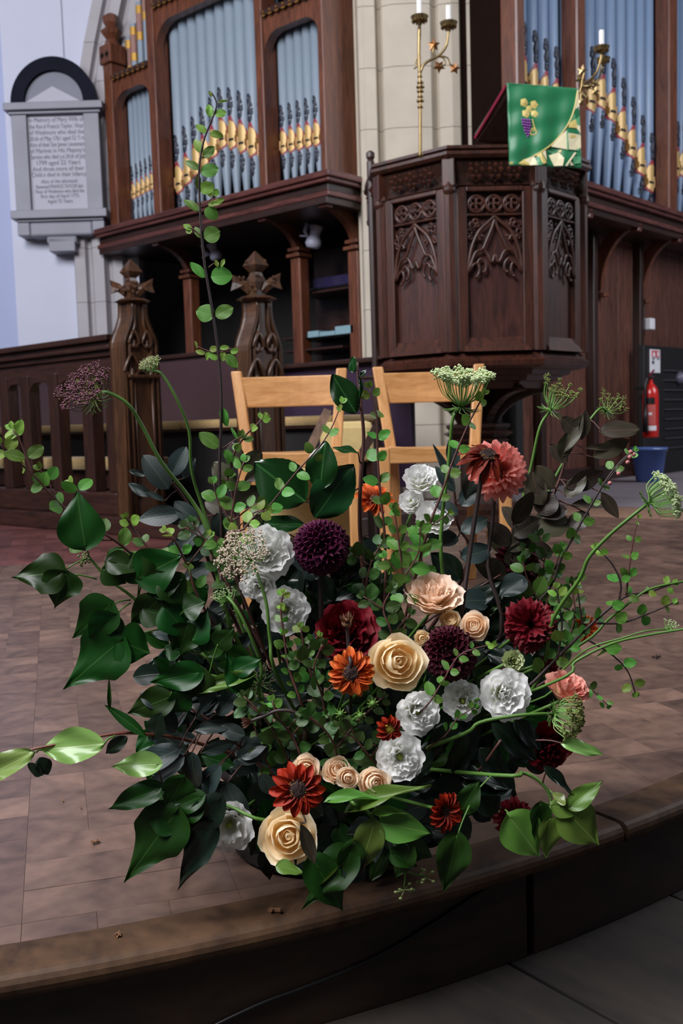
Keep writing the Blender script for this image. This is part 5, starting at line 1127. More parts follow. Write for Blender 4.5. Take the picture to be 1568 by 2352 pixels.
# ---------------- C camellia
cm,B=plant('camellia_branch','upright camellia branch with large glossy leaves before the two chairs','branch')
stem(cm,[B,D(840,1500,1.34),D(842,1400,1.33),D(832,1290,1.32),D(826,1200,1.32),D(828,1100,1.32),D(835,1010,1.32),D(830,940,1.32),D(824,880,1.32),D(820,832,1.32)],.0038,.0018,STEMR,k=7)
for x0,y0,x1,y1,w_,st,m,nr in ((818,950,762,858,62,(824,930),L_CAM,TOW+RGT*.2),(812,856,806,818,30,(822,850),L_CAM,TOW*.4+UP+RGT*-.5),(822,930,830,858,14,(826,940),L_CAM,TOW*.5+RGT),(822,1040,766,1022,34,(826,1062),L_CAM,TOW*.35+UP),
  (735,1125,745,1012,74,(780,1160),L_CAM,TOW*.7+UP*.6),(702,1152,582,1062,116,(724,1165),L_CAM,TOW+UP*.1),(722,1190,812,1066,100,(826,1120),L_CAM,TOW*.9+RGT*.35+UP*.1),(600,1205,700,1200,44,(690,1240),L_CAM,TOW*.7+UP*.5),(828,866,840,848,12,(824,862),L_CAM,None)):
    xleaf(cm,'cam',m,x0,y0,x1,y1,w_,1.29,nrm=nr,stalk=(st[0],st[1],1.32))
c2_,B=plant('camellia_branch','glossy dark camellia leaves low on the right of the rust flower','branch')
stem(c2_,[B,D(1000,1850,1.25),D(1090,1780,1.18),D(1150,1700,1.16)],.003,.0016,STEMR)
for x0,y0,x1,y1,w_,nr in ((1140,1870,1088,1800,70,TOW+UP*.6),(1060,1800,1168,1812,62,TOW*.7+UP*.8),(1050,1770,1175,1800,54,TOW*.5+UP),(960,1780,975,1812,40,TOW+UP*.7),(1130,1660,1240,1745,66,TOW+UP*.4),(1180,1655,1250,1720,50,TOW+RGT*.4+UP*.3),(1020,1660,990,1760,50,TOW),(1060,1680,1050,1790,60,TOW+RGT*.4),(1100,1720,1160,1780,56,None),(990,1700,960,1790,44,None),(940,1810,1000,1790,40,None)):
    xleaf(c2_,'cam',L_CAMD,x0,y0,x1,y1,w_,1.17,nrm=nr)
c3_,B=plant('camellia_branch','dark glossy leaves behind the blush bloom and the wine dahlia','branch')
stem(c3_,[B,D(900,1500,1.35),D(1050,1380,1.34),D(1150,1320,1.34)],.003,.0016,STEMR)
for x0,y0,x1,y1,w_ in ((1060,1400,1150,1330,50),(1060,1330,990,1270,60),(860,1400,930,1420,40),(830,1330,890,1390,50),(1060,1380,1130,1400,54),(700,1330,640,1400,60),(770,1380,850,1340,44),(840,1290,780,1350,50),(1150,1400,1220,1340,50),(890,1440,830,1380,60),(1100,1450,1180,1400,60),(800,1350,870,1290,40),(620,1330,700,1400,50)):
    xleaf(c3_,'cam',L_CAMD,x0,y0,x1,y1,w_,1.33)
# ---------------- D ivy
def ivy(label,pts,leaves,d,berries=(),r=.0026,name='ivy_trail'):
    t,B=plant(name,label,'ivy'); stem(t,[B]+[D(*((p[0],p[1],p[2] if len(p)>2 else d))) for p in pts],r,r*.6,STEMG,k=7)
    for L_ in leaves:
        x0,y0,x1,y1,w_,kd,m=L_[:7]; nr=L_[7] if len(L_)>7 else None; st=L_[8] if len(L_)>8 else None
        if not st:
            q=min([(pts[i][0]+(pts[i+1][0]-pts[i][0])*k/4,pts[i][1]+(pts[i+1][1]-pts[i][1])*k/4) for i in range(len(pts)-1) for k in range(5)],key=lambda a:(a[0]-x0)**2+(a[1]-y0)**2)
            st=q if math.hypot(q[0]-x0,q[1]-y0)<140 else None
        xleaf(t,kd,m,x0,y0,x1,y1,w_,d-.015,nrm=nr,stalk=(st[0],st[1],d) if st else None)
    for x,y,s_ in berries:
        b=MB(); c=D(x,y,d)
        for i in range(12):
            v=V((random.gauss(0,1),random.gauss(0,1),random.gauss(0,1))).normalized()*s_*d/FP*random.uniform(.7,1); b.tube([c,c+v],.0006,4); b.lathe([(.0003,-.0016),(.0017,0),(.0017,.001),(.0003,.0018)],c=c+v,k=6)
        b.build('berry_cluster',plain('green_berry',(118,134,78),.5) if 'green_berry' not in bpy.data.materials else bpy.data.materials['green_berry'],t,smooth=True)
    return t
ivy('long ivy stem with big pointed leaves spreading to the left over the floor',[(495,1535),(440,1495),(390,1450),(345,1410),(300,1368),(262,1340),(232,1312),(205,1280)],
 [(195,1250,172,1128,112,'ivy',L_IVY,TOW+UP*.1,(205,1280)),(140,1316,20,1322,104,'lobed',L_IVY,TOW+UP*.2),(150,1320,120,1400,100,'lobed',L_IVY,TOW+RGT*.2,(222,1330)),(322,1325,415,1275,112,'ivy',L_IVY,TOW+UP*.1,(316,1378)),(330,1330,300,1268,80,'ivy',L_IVY,TOW,(316,1378)),
  (250,1392,158,1472,110,'lobed',L_IVY,TOW,(300,1378)),(262,1418,205,1485,92,'ivy',L_IVY,TOW+RGT*.3,(300,1385)),(272,1474,143,1584,140,'lobed',L_IVY,TOW+UP*.15,(384,1442)),(274,1472,345,1500,110,'ivy',L_IVY,TOW+RGT*.2,(384,1442)),
  (330,1400,400,1420,80,'ivy',L_IVY),(380,1400,440,1460,90,'ivy',L_IVY),(360,1380,300,1440,80,'ivy',L_IVY),(430,1440,400,1530,80,'lobed',L_IVY),(410,1500,375,1485,50,'ivy',L_IVY),(240,1310,290,1340,60,'ivy',L_IVY),(350,1350,420,1330,70,'ivy',L_IVY),(425,1400,470,1380,70,'ivy',L_IVY),(250,1290,330,1305,60,'ivy',L_IVY),(445,1470,470,1400,80,'ivy',L_IVY),(380,1330,430,1390,80,'ivy',L_IVY),(480,1500,500,1430,80,'ivy',L_IVY)],1.22,berries=((192,1286,18),))
ivy('ivy leaves lower left with one bright curved leaf over the dark centre',[(640,1640),(560,1600),(500,1555),(420,1540)],
 [(455,1545,342,1568,70,'ivy',L_IVY,TOW+UP*.2),(570,1552,395,1600,36,'ivy',L_IVYP,TOW+UP*.5),(390,1600,288,1642,76,'ivy',L_IVY,TOW+UP*.3),(430,1600,375,1640,60,'ivy',L_IVY),(470,1590,440,1520,70,'ivy',L_IVY),(540,1540,600,1510,50,'ivy',L_IVY),(560,1580,520,1500,70,'ivy',L_IVY),(500,1480,540,1440,60,'lobed',L_IVY)],1.19)
ivy('dark ivy trail hanging over the left side of the bucket',[(640,1880),(520,1850),(430,1830),(380,1830)],
 [(365,1812,242,1858,62,'ivy',L_IVY,TOW+UP*.6),(360,1755,252,1758,62,'ivy',L_PALE,TOW+UP*.8),(400,1870,282,2030,140,'lobed',L_IVY,TOW+UP*.2),(460,1830,362,1870,56,'ivy',L_IVY),(460,1850,386,1890,60,'ivy',L_IVY),(480,1900,400,2058,76,'lobed',L_CAMD,TOW),(500,1840,400,1960,80,'ivy',L_CAMD),(420,1790,380,1860,80,'ivy',L_IVY),(400,1900,330,1850,70,'ivy',L_IVY)],1.16)
ivy('pale green ivy spray at lower right hanging over the platform edge',[(1130,1780),(1200,1775),(1245,1800),(1265,1838),(1262,1880)],
 [(1172,1880,1244,1972,108,'ivy',L_IVYP,TOW+UP*.3,(1160,1860)),(1262,1885,1256,1972,66,'ivy',L_IVYP,TOW+RGT*.3+UP*.2,(1265,1838)),(1298,1862,1378,1942,104,'ivy',L_IVYP,TOW+UP*.3,(1262,1815)),(1312,1850,1384,1792,50,'ivy',L_IVYP,TOW+UP*.6,(1270,1840)),(1256,1768,1322,1828,30,'ivy',L_CAMD,TOW+UP*.8),(1300,1710,1390,1732,36,'ivy',L_PALE,TOW+UP*.8,(1230,1700)),(1280,1840,1295,1822,40,'ivy',L_PALE),(1270,1850,1330,1870,50,'ivy',L_IVYP),(1240,1850,1230,1930,60,'ivy',L_IVY),(1060,1860,1102,1790,60,'ivy',L_IVY)],1.12,berries=((1248,1868,14),(1240,1890,12)))
ivy('bright ivy leaves hanging front centre over the edge board',[(800,1830),(830,1850),(850,1872),(870,1900)],
 [(858,1896,820,2012,74,'ivy',L_IVYP,TOW+RGT*-.2+UP*.2),(882,1892,992,1912,80,'ivy',L_IVYP,TOW+UP*.4),(1048,1925,1020,2052,84,'ivy',L_IVY,TOW+UP*.1,(1078,1850)),(800,1960,690,2092,100,'lobed',L_IVY,TOW+UP*.3),(790,1980,712,2070,30,'lance',L_IVYP,TOW+RGT),(720,1975,790,2100,90,'ivy',L_IVY,TOW+UP*.3),(810,1940,795,2040,70,'ivy',L_IVY),(760,1838,900,1826,36,'ivy',L_IVYP,TOW*.5+UP),(810,1858,985,1790,50,'ivy',L_IVYP,TOW*.6+UP),(860,1868,940,1862,34,'ivy',L_IVYP,TOW*.4+UP),(640,1990,700,2000,44,'ivy',L_IVYP,TOW*.6+UP),(900,1960,960,1990,50,'ivy',L_IVY),(940,1945,905,2020,60,'ivy',L_IVY),(830,2010,760,1960,60,'ivy',L_CAMD)],1.1)
t,B=plant('ivy_berries','two small green ivy berry clusters hanging above the edge board','berries'); dd=1.1
stem(t,[B,D(900,1930,1.13),D(920,1970,dd),D(930,2000,dd),D(928,2040,dd)],.0014,.0009,STEMG); stem(t,[D(930,2000,dd),D(952,2008,dd),D(974,2012,dd)],.0009,.0008,STEMG,name='side_twig')
GB=bpy.data.materials['green_berry']
for x,y in ((928,2044),(976,2014)):
    c=D(x,y,dd)
    for i in range(9):
        v=V((random.gauss(0,1),random.gauss(0,1),random.gauss(0,.8))).normalized()*.0105; b=MB(); b.tube([c,c+v],.0006,4); b.lathe([(.0003,-.002),(.0022,0),(.0022,.001),(.0003,.0022)],c=c+v,k=6); b.build('berry',GB,t,smooth=True)
# ---------------- E long trailing branch with pale leaves at far left
t,B=plant('laurel_branch','reddish twig with two big pale leaves stretching to the left edge','branch')
stem(t,[B,D(560,1740,1.25),D(430,1700,1.2),D(350,1688,1.16),D(280,1684,1.14),D(180,1700,1.13),D(80,1720,1.12),D(70,1724,1.12)],.0026,.0014,wood('red_twig_bark',(90,44,34),(124,70,52)))
xleaf(t,'cam',L_PALE,240,1708,92,1720,84,1.12,nrm=TOW+UP*.6); xleaf(t,'cam',L_PALE,80,1726,-70,1800,62,1.11,nrm=TOW+UP*.6)
xleaf(t,'cam',L_CAMD,292,1692,240,1732,34,1.14,nrm=TOW+UP*.3); xleaf(t,'cam',L_CAMD,100,1780,60,1756,30,1.14); xleaf(t,'cam',L_CAMD,90,1740,112,1780,40,1.14)
xleaf(t,'lance',L_IVY,335,1690,240,1618,28,1.14,nrm=TOW+UP*.4); xleaf(t,'lance',L_IVY,252,1632,250,1558,10,1.14); xleaf(t,'oval',L_CAMD,350,1700,372,1636,50,1.16)
for x,y,X_,Y_ in ((265,1690,240,1708),(100,1722,84,1728)): stem(t,[D(x,y,1.13),D((x+X_)/2-4,(y+Y_)/2-2,1.125),D(X_,Y_,1.12)],.0012,.0012,STEMG,k=5,n=3,name='leaf_stalk')
# ---------------- F dark filler foliage inside the mass
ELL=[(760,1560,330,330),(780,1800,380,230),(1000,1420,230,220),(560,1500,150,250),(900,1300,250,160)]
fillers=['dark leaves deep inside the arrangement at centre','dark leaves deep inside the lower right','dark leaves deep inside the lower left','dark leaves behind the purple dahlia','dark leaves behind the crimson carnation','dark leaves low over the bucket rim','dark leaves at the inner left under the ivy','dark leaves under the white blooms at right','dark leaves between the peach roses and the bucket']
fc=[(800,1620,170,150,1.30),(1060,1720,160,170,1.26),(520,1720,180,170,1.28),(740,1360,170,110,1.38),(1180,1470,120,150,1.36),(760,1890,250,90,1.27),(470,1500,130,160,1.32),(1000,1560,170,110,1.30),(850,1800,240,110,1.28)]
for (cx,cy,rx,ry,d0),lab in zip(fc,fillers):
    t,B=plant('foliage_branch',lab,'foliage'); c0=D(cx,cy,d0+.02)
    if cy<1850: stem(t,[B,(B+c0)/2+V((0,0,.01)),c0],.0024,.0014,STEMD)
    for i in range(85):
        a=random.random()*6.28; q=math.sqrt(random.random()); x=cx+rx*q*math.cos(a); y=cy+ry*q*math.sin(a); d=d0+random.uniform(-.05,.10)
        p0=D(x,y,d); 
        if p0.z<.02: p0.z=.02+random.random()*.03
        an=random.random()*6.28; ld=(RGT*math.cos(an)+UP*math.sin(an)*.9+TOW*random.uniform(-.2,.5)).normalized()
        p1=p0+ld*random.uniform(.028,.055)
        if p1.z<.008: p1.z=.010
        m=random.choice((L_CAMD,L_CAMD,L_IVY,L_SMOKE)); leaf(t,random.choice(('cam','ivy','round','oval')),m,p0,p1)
# ================================================================ BLOOMS
def petalmesh(nm,mat,prof,W,half=None,nu=8,nv=6,ruf=0,rf=5,edge=.12,cup=0,seed=0,zig=0,p=2.2,flat=0):
    # prof: 4 control points (r,z); W(u): half width (length units); wraps round the flower axis
    rnd=random.Random(seed); ph=rnd.random()*6; ph2=rnd.random()*6; vs=[];uv=[]
    P=[V((a,b_,0)) for a,b_ in prof]
    def bz(t): return P[0]*(1-t)**3+P[1]*3*t*(1-t)**2+P[2]*3*t*t*(1-t)+P[3]*t**3
    for i in range(nu+1):
        for j in range(nv+1):
            v=-1+2*j/nv; u=i/nu; ue=u*(1-edge*abs(v)**p) 
            if zig and i==nu: ue+= zig*(1 if j%2 else -1)*.5
            q=bz(min(1.05,ue)); r=max(.012,q.x); w_=W(ue); phi=v*min(w_/r,half or 9)
            rr=r+ruf*u**2.5*math.sin(v*rf+ph)+ruf*.5*u**3*math.sin(v*rf*2.3+ph2); z=q.y+ruf*.8*u**2.5*math.cos(v*rf*1.2+ph2)+cup*v*v*w_
            vs.append((rr+cup*.5*v*v*w_,v*w_,z) if flat else (rr*math.cos(phi),rr*math.sin(phi),z)); uv.append((u,.5+.5*v))
    fs=[(i*(nv+1)+j,(i+1)*(nv+1)+j,(i+1)*(nv+1)+j+1,i*(nv+1)+j+1) for i in range(nu) for j in range(nv)]
    me=bpy.data.meshes.new(nm); me.from_pydata(vs,[],fs); me.materials.append(mat); me.shade_smooth(); l=me.uv_layers.new(name='UVMap')
    for lp in me.loops: l.data[lp.index].uv=uv[lp.vertex_index]
    return me
PM={}
def pm(key,*a,**k):
    if key not in PM: PM[key]=petalmesh('petal',*a,**k)
    return PM[key]
def frame(c,axis,R,spin=0):
    z=V(axis).normalized(); x=z.orthogonal().normalized() if abs(z.z)>.98 else V((0,0,1)).cross(z).normalized(); y=z.cross(x)
    T=M(((x.x,y.x,z.x,c.x),(x.y,y.y,z.y,c.y),(x.z,y.z,z.z,c.z),(0,0,0,1))); return T@M.Rotation(spin,4,'Z')@M.Scale(R,4)
def face(r,u,t=1): return RGT*r+UP*u+TOW*t
def bloom(kind,label,x,y,rpx,d,fc_,cat='flower',path=None,smat=None,r=.0022,stemmat=STEMG,grp=None,back=.3):
    t,B=plant(kind,label,cat,grp); c=D(x,y,d); R=rpx*d/FP; ax=face(*fc_).normalized(); e=c-ax*R*back
    pts=[D(*q) for q in path] if path else [(B*.45+e*.55)-ax*R*.9]
    stem(t,[B]+pts+[e],r*1.1,r*.9,stemmat,k=7); return t,c,R,frame(c,ax,R,random.random()*6)
def rings(t,T,col,spec,jit=.26,name='petal'):
    # spec: (key, n, profile, W, kwargs, zoff)
    for key,n,prof,W,kw,sp in spec:
        for i in range(n):
            me=pm((key,col.name,i%3),col,prof,W,seed=i%3+len(key),**kw)
            a=2*PI*(i+sp)/n+random.uniform(-jit,jit); put(name,me,T@M.Translation((random.uniform(-jit,jit)*.12,random.uniform(-jit,jit)*.12,0))@M.Rotation(a,4,'Z')@M.Rotation(random.uniform(-jit,jit)*.8,4,'Y')@M.Scale(random.uniform(.92,1.06),4),t)
sw=lambda k,a=.7,b_=1: (lambda u: k*max(.02,math.sin(PI*min(1,max(0,u*b_+.12)))**a))
wid=lambda k: (lambda u: k*(.25+.75*math.sin(min(1,u*1.05)*PI/2)))
def rose(kind,label,x,y,rpx,d,fc_,col,**k):
    t,c,R,T=bloom(kind,label,x,y,rpx,d,fc_,back=.75,**k)
    rings(t,T,col,[('r0',3,[(.02,-.2),(.14,.0),(.16,.2),(.04,.40)],wid(.26),dict(half=1.5,edge=.10,ruf=.02),0),
     ('r1',3,[(.03,-.35),(.30,-.2),(.30,.15),(.20,.44)],wid(.42),dict(half=1.6,edge=.12,ruf=.03),.3),
     ('r2',4,[(.04,-.5),(.46,-.35),(.50,.1),(.36,.46)],wid(.62),dict(half=1.35,edge=.16,ruf=.03),.6),
     ('r3',4,[(.05,-.6),(.60,-.5),(.68,.05),(.60,.40)],wid(.74),dict(half=1.2,edge=.18,ruf=.035),.1),
     ('r4',4,[(.05,-.7),(.74,-.62),(.78,.0),(.88,.24)],wid(.90),dict(half=1.1,edge=.20,ruf=.03),.5),
     ('r5',5,[(.05,-.75),(.86,-.75),(.90,-.15),(1.10,-.08)],wid(.80),dict(half=.85,edge=.26,ruf=.04),.0)])
    b=MB(); b.lathe([(.03,-.95),(.14,-.85),(.2,-.74),(.05,-.6)],k=10,T=T); b.build('calyx',STEMG,t,smooth=True)
    for i in range(5):
        a=2*PI*i/5; p0=T@V((.1*math.cos(a),.1*math.sin(a),-.78)); p1=T@V((.62*math.cos(a),.62*math.sin(a),-.95)); leaf(t,'lance',L_SNOW,p0,p1,nrm=-T.col[2].to_3d(),name='sepal')
    return t
def ruffled(kind,label,x,y,rpx,d,fc_,col,full=1,**k):
    # lisianthus: broad frilled petals round an open cup
    t,c,R,T=bloom(kind,label,x,y,rpx,d,fc_,back=.8,**k)
    sp=[('l3',5,[(.05,-.75),(.50,-.62),(.66,.0),(1.02,.10)],wid(.86),dict(half=1.0,edge=.10,ruf=.05,rf=8,nu=9,nv=14),0),
        ('l2',5,[(.04,-.65),(.36,-.5),(.48,.1),(.80,.30)],wid(.72),dict(half=1.2,edge=.10,ruf=.05,rf=8,nu=9,nv=14),.5),
        ('l1',5,[(.03,-.55),(.22,-.4),(.34,.1),(.55,.42)],wid(.46),dict(half=1.2,edge=.12,ruf=.08,rf=7,nu=8,nv=12),.2)]
    if full: sp+=[('l0',4,[(.02,-.4),(.12,-.3),(.24,.1),(.30,.46)],wid(.34),dict(half=1.4,edge=.10,ruf=.07,rf=6,nu=8,nv=10),.7)]
    if full>1: sp+=[('l00',3,[(.02,-.3),(.06,-.2),(.14,.1),(.13,.46)],wid(.2),dict(half=1.6,edge=.10,ruf=.05,rf=6,nu=6,nv=8),.2)]
    rings(t,T,col,sp)
    if full<2:
        b=MB(); b.lathe([(.03,-.4),(.10,-.2),(.07,.02),(.12,.08),(.02,.14)],k=10,T=T); b.build('pistil',plain('yellow_green_pistil',(146,160,60),.6) if 'yellow_green_pistil' not in bpy.data.materials else bpy.data.materials['yellow_green_pistil'],t,smooth=True)
    return t
def carnation(kind,label,x,y,rpx,d,fc_,col,n=46,**k):
    t,c,R,T=bloom(kind,label,x,y,rpx,d,fc_,back=.6,**k)
    for i in range(n):
        f=(i+.5)/n; th=math.acos(1-f*1.05) ; a=i*2.39996; me=pm(('c',col.name,i%4),col,[(.02,0),(.05,.3),(.08,.7),(.22,1.0)],lambda u:.30*(.15+.85*u**.8),flat=1,edge=.05,ruf=.07,rf=6,nu=6,nv=9,zig=.05,seed=i%4)
        s_=random.uniform(.85,1.05)*(.80+.2*f)
        put('petal',me,T@M.Rotation(a,4,'Z')@M.Rotation(th*1.02,4,'Y')@M.Rotation(random.uniform(-.5,.5),4,'Z')@M.Scale(s_,4),t)
    return t
def dahlia(kind,label,x,y,rpx,d,fc_,col,n=150,deep=.62,**k):
    # ball dahlia: cupped petals set in spirals over a globe
    t,c,R,T=bloom(kind,label,x,y,rpx,d,fc_,back=.6,**k)
    b=MB(); b.lathe([(.01,-.6),(.45,-.45),(.62,0),(.45,.45),(.01,.62)],k=16,T=T); b.build('core',col,t,smooth=True)
    for i in range(n):
        f=(i+.5)/n; th=.06+2.0*f**.62; a=i*2.39996
        key=('d',col.name)
        if key not in PM:
            vs=[];uv=[]; nu,nv=7,6
            for ii in range(nu+1):
                u=ii/nu; w_=.17*math.sin(PI*min(1,u*.80+.17))**.7
                for jj in range(nv+1):
                    v=-1+2*jj/nv; ue=u*(1-.16*abs(v)**2); q=v*1.45
                    vs.append((-.13*(1-math.cos(q))*(1.0-.2*u)+.10*u**3, w_*math.sin(q), deep+(1-deep)*ue)); uv.append((u,.5+.5*v))
            me=bpy.data.meshes.new('petal'); me.from_pydata(vs,[],[(ii*(nv+1)+jj,(ii+1)*(nv+1)+jj,(ii+1)*(nv+1)+jj+1,ii*(nv+1)+jj+1) for ii in range(nu) for jj in range(nv)]); me.materials.append(col); me.shade_smooth(); l=me.uv_layers.new(name='UVMap')
            for lp in me.loops: l.data[lp.index].uv=uv[lp.vertex_index]
            PM[key]=me
        w_=.45+.95*min(1,th/1.2)
        put('petal',PM[key],T@M.Rotation(a,4,'Z')@M.Rotation(th,4,'Y')@M.Diagonal((w_,w_,1+.04*math.sin(i)-(.06 if th<.3 else 0),1)),t)
    return t
def daisy(kind,label,x,y,rpx,d,fc_,col,n=17,dish=.0,disc=.30,droop=0,col_disc=None,wd=.15,zz=None,**k):
    t,c,R,T=bloom(kind,label,x,y,rpx,d,fc_,back=.15,**k)
    for L_,(nn,sc,z0) in enumerate(((n,1.0,0),(n-3,.86,.05))):
        for i in range(nn):
            me=pm(('y',col.name,i%4,droop,wd),col,[(.10,0),(.4,.10+dish),(.7,.06+dish-droop*.5),(1.0,-.04+dish*1.6-droop)],lambda u:1.25*wd*math.sin(PI*min(1,u*.74+.14))**.75,half=1.2,edge=.13,cup=.8,ruf=.02,rf=3,nu=8,nv=5,seed=i%4)
            a=2*PI*(i+.5*L_)/nn+random.uniform(-.08,.08)
            put('petal',me,T@M.Translation((0,0,z0))@M.Rotation(a,4,'Z')@M.Rotation(random.uniform(-.16,.16),4,'Y')@M.Scale(sc*random.uniform(.88,1.06),4),t)
    b=MB(); b.lathe([(disc*1.05,-.05),(disc,.13),(disc*.8,.21),(disc*.4,.25),(.01,.24)],k=18,T=T); b.build('flower_disc',col_disc or P_DISC,t,smooth=True)
    b=MB()
    for i in range(60):
        a=random.random()*6.28; r_=disc*random.uniform(.62,1.0); b.add(*ico(T@V((r_*math.cos(a),r_*math.sin(a),.15+.10*(1-r_/disc)+random.uniform(0,.05))),R*.022))
    o=b.build('pollen_ring',P_POLLEN,t); o['kind']='stuff'
    return t
# purple and wine ball dahlias
dahlia('ball_dahlia','deep plum ball dahlia on a straight stem in the upper middle',738,1257,66,1.27,(.05,.15),P_PLUM,path=[(742,1700,1.3),(737,1500,1.29),(737,1360,1.285)],stemmat=STEMD,r=.0034)
dahlia('ball_dahlia','dark wine ball dahlia between the big peach rose and the white bloom',1032,1500,66,1.2,(-.05,.5),P_WINE,stemmat=STEMD)
# salmon dahlia: layered broad petals
t,c,R,T=bloom('salmon_dahlia','large salmon pink dahlia at the upper right behind a rust flower',1146,1080,80,1.33,(.35,.25),path=[(1130,1500,1.33),(1120,1300,1.34),(1132,1180,1.35)],stemmat=STEMD,back=.25,r=.003)
for i in range(74):
    f=(i+.5)/74; th=.15+1.55*f**.75; me=pm(('sd',i%3),P_PINK,[(.02,.0),(.16,.4),(.02,.8),(.16,1.0)],lambda u:.22*math.sin(PI*min(1,u*.66+.12))**.8,flat=1,edge=.14,cup=-1.2,ruf=.02,nu=8,nv=6,seed=i%3)
    put('petal',me,T@M.Rotation(i*2.39996,4,'Z')@M.Rotation(th,4,'Y')@M.Scale(.62+.36*f,4),t)
# rust, orange and red-orange open flowers
t=daisy('rust_flower','dark rust flower with curled petals in front of the salmon dahlia',1116,1050,58,1.26,(.25,.75,.7),P_RUST,n=13,droop=.55,disc=.33,wd=.17,path=[(1040,1560,1.25),(1058,1420,1.25),(1080,1260,1.26),(1103,1110,1.26)],stemmat=STEMD,r=.0032)
daisy('orange_flower','orange flower with upturned petals above the plum dahlia',860,1152,50,1.36,(.05,.75,.7),P_ORANGE,n=12,dish=.12,disc=.26,path=[(872,1500,1.36),(870,1300,1.36),(866,1200,1.36)],stemmat=STEMD)
daisy('orange_flower','orange flower facing forward under the burgundy petals at centre',806,1545,60,1.13,(.0,.15),P_ORANGE,n=16,disc=.36,wd=.16)
daisy('rust_flower','red-orange flower with a black centre above the lower peach rose',684,1812,68,1.09,(.1,.25),P_REDOR,n=14,disc=.37,droop=.05,wd=.17,stemmat=STEMD)
daisy('rust_flower','red-orange flower turned right at lower right of centre',1018,1862,50,1.1,(.55,.15),P_REDOR,n=15,disc=.3,dish=.15)
daisy('orange_flower','small orange flower half hidden by twigs at the right',1336,1442,38,1.36,(.4,.3),P_ORANGE,n=13,disc=.34)
daisy('sneezeweed','small dark red flower with a yellow centre beside the white bloom',893,1674,33,1.1,(.35,.1),P_REDOR,n=12,disc=.42,wd=.2,col_disc=P_YEL)
# roses
rose('peach_rose','largest peach rose, at the centre right',912,1520,64,1.15,(.18,.38),P_PEACH)
rose('peach_rose','peach rose lowest in the arrangement above the bucket',662,1920,64,1.12,(-.05,.35),P_PEACH)
for x,y,r,d,f,lab in ((702,1768,36,1.13,(.05,.5),'cream spray rose behind the red-orange flower'),(774,1768,34,1.13,(.0,.7),'cream spray rose with a twin in front, right of the red-orange flower'),(799,1787,26,1.10,(.15,.2),'small cream spray rose in front of its twin'),(860,1798,38,1.1,(.25,.35),'cream spray rose nearest the white blooms'),(1088,1436,34,1.2,(-.2,.45),'cream spray rose above the wine dahlia'),(1034,1423,24,1.22,(-.2,.5),'small peach spray rose left of the cream one above the wine dahlia'),(969,1466,19,1.2,(0,.3),'tiny yellow-peach rosebud beside the big peach rose')):
    rose('spray_rose',lab,x,y,r,d,f,P_PEACH if r<25 else P_CREAM,grp='small cream spray roses')
# lisianthus
ruffled('lisianthus','large ruffled blush bloom right of the plum dahlia',996,1368,66,1.24,(.1,.9,.6),P_BLUSH,full=2)
W=[(612,1272,66,1.26,(.2,.35),2,'largest white ruffled bloom at left beside the pinkish umbel'),(655,1400,58,1.24,(.15,.1),1,'white ruffled bloom hanging below the largest white one'),(596,1345,42,1.25,(-.2,-.3),1,'lower left white petals beside the pinkish umbel'),(966,1098,42,1.36,(-.05,.9),2,'white bloom highest, below the pale green umbel'),(945,1152,30,1.36,(-.4,.6),1,'small white bloom under the highest white bloom'),(998,1190,46,1.34,(.1,.8),2,'white bloom second from the top, above the blush bloom'),(958,1634,54,1.13,(.2,.05),1,'white frilled bloom beside the small red flower'),(918,1738,58,1.12,(0,.15),1,'white frilled bloom with a green eye, lowest of the whites at centre'),(1156,1592,62,1.14,(.12,.2),2,'full white double bloom at the right'),(1062,1610,50,1.2,(-.1,.3),1,'white bloom half hidden left of the full white one'),(1190,1378,38,1.36,(.1,.4),1,'white bloom glimpsed above the crimson carnation')]
for x,y,r,d,f,fu,lab in W: ruffled('lisianthus',lab,x,y,r,d,f,P_WHITE,full=fu,grp='white ruffled blooms')
ruffled('lisianthus','greyish white open bloom behind a dark leaf at lower left',525,1895,64,1.17,(-.1,.0),P_WHITE,full=0)
ruffled('lisianthus','pink ruffled bloom above the brown green umbel at right',1306,1580,54,1.17,(.35,.9,.5),P_PINKL,full=1)
ruffled('lisianthus','small pale green bud-like bloom above the full white bloom',1178,1518,26,1.16,(.2,.3),plainp if False else petalmat('green_white_petal',(190,200,150),(130,160,80)),full=1)
# burgundy carnations
carnation('carnation','crimson carnation at the right over the white bloom',1216,1436,64,1.22,(-.05,.25),P_BURG,n=60)
carnation('carnation','very dark carnation behind, above the crimson one',1188,1292,58,1.38,(.1,.5),P_WINE,n=44)
ruffled('lisianthus','burgundy bloom half hidden right of the hanging leaves at lower right',1258,1716,60,1.22,(.25,.0),P_BURG,full=2)
ruffled('lisianthus','broad burgundy bloom behind the orange flower at centre',795,1452,76,1.22,(0,.5),P_BURG,full=2)
carnation('carnation','dim dark red bloom low on the right behind the ivy',1180,1880,48,1.2,(.1,.1),P_BURG,n=30)
carnation('carnation','crimson petals hanging just under the crimson carnation',1258,1530,30,1.22,(.3,-.3),P_BURG,n=20)
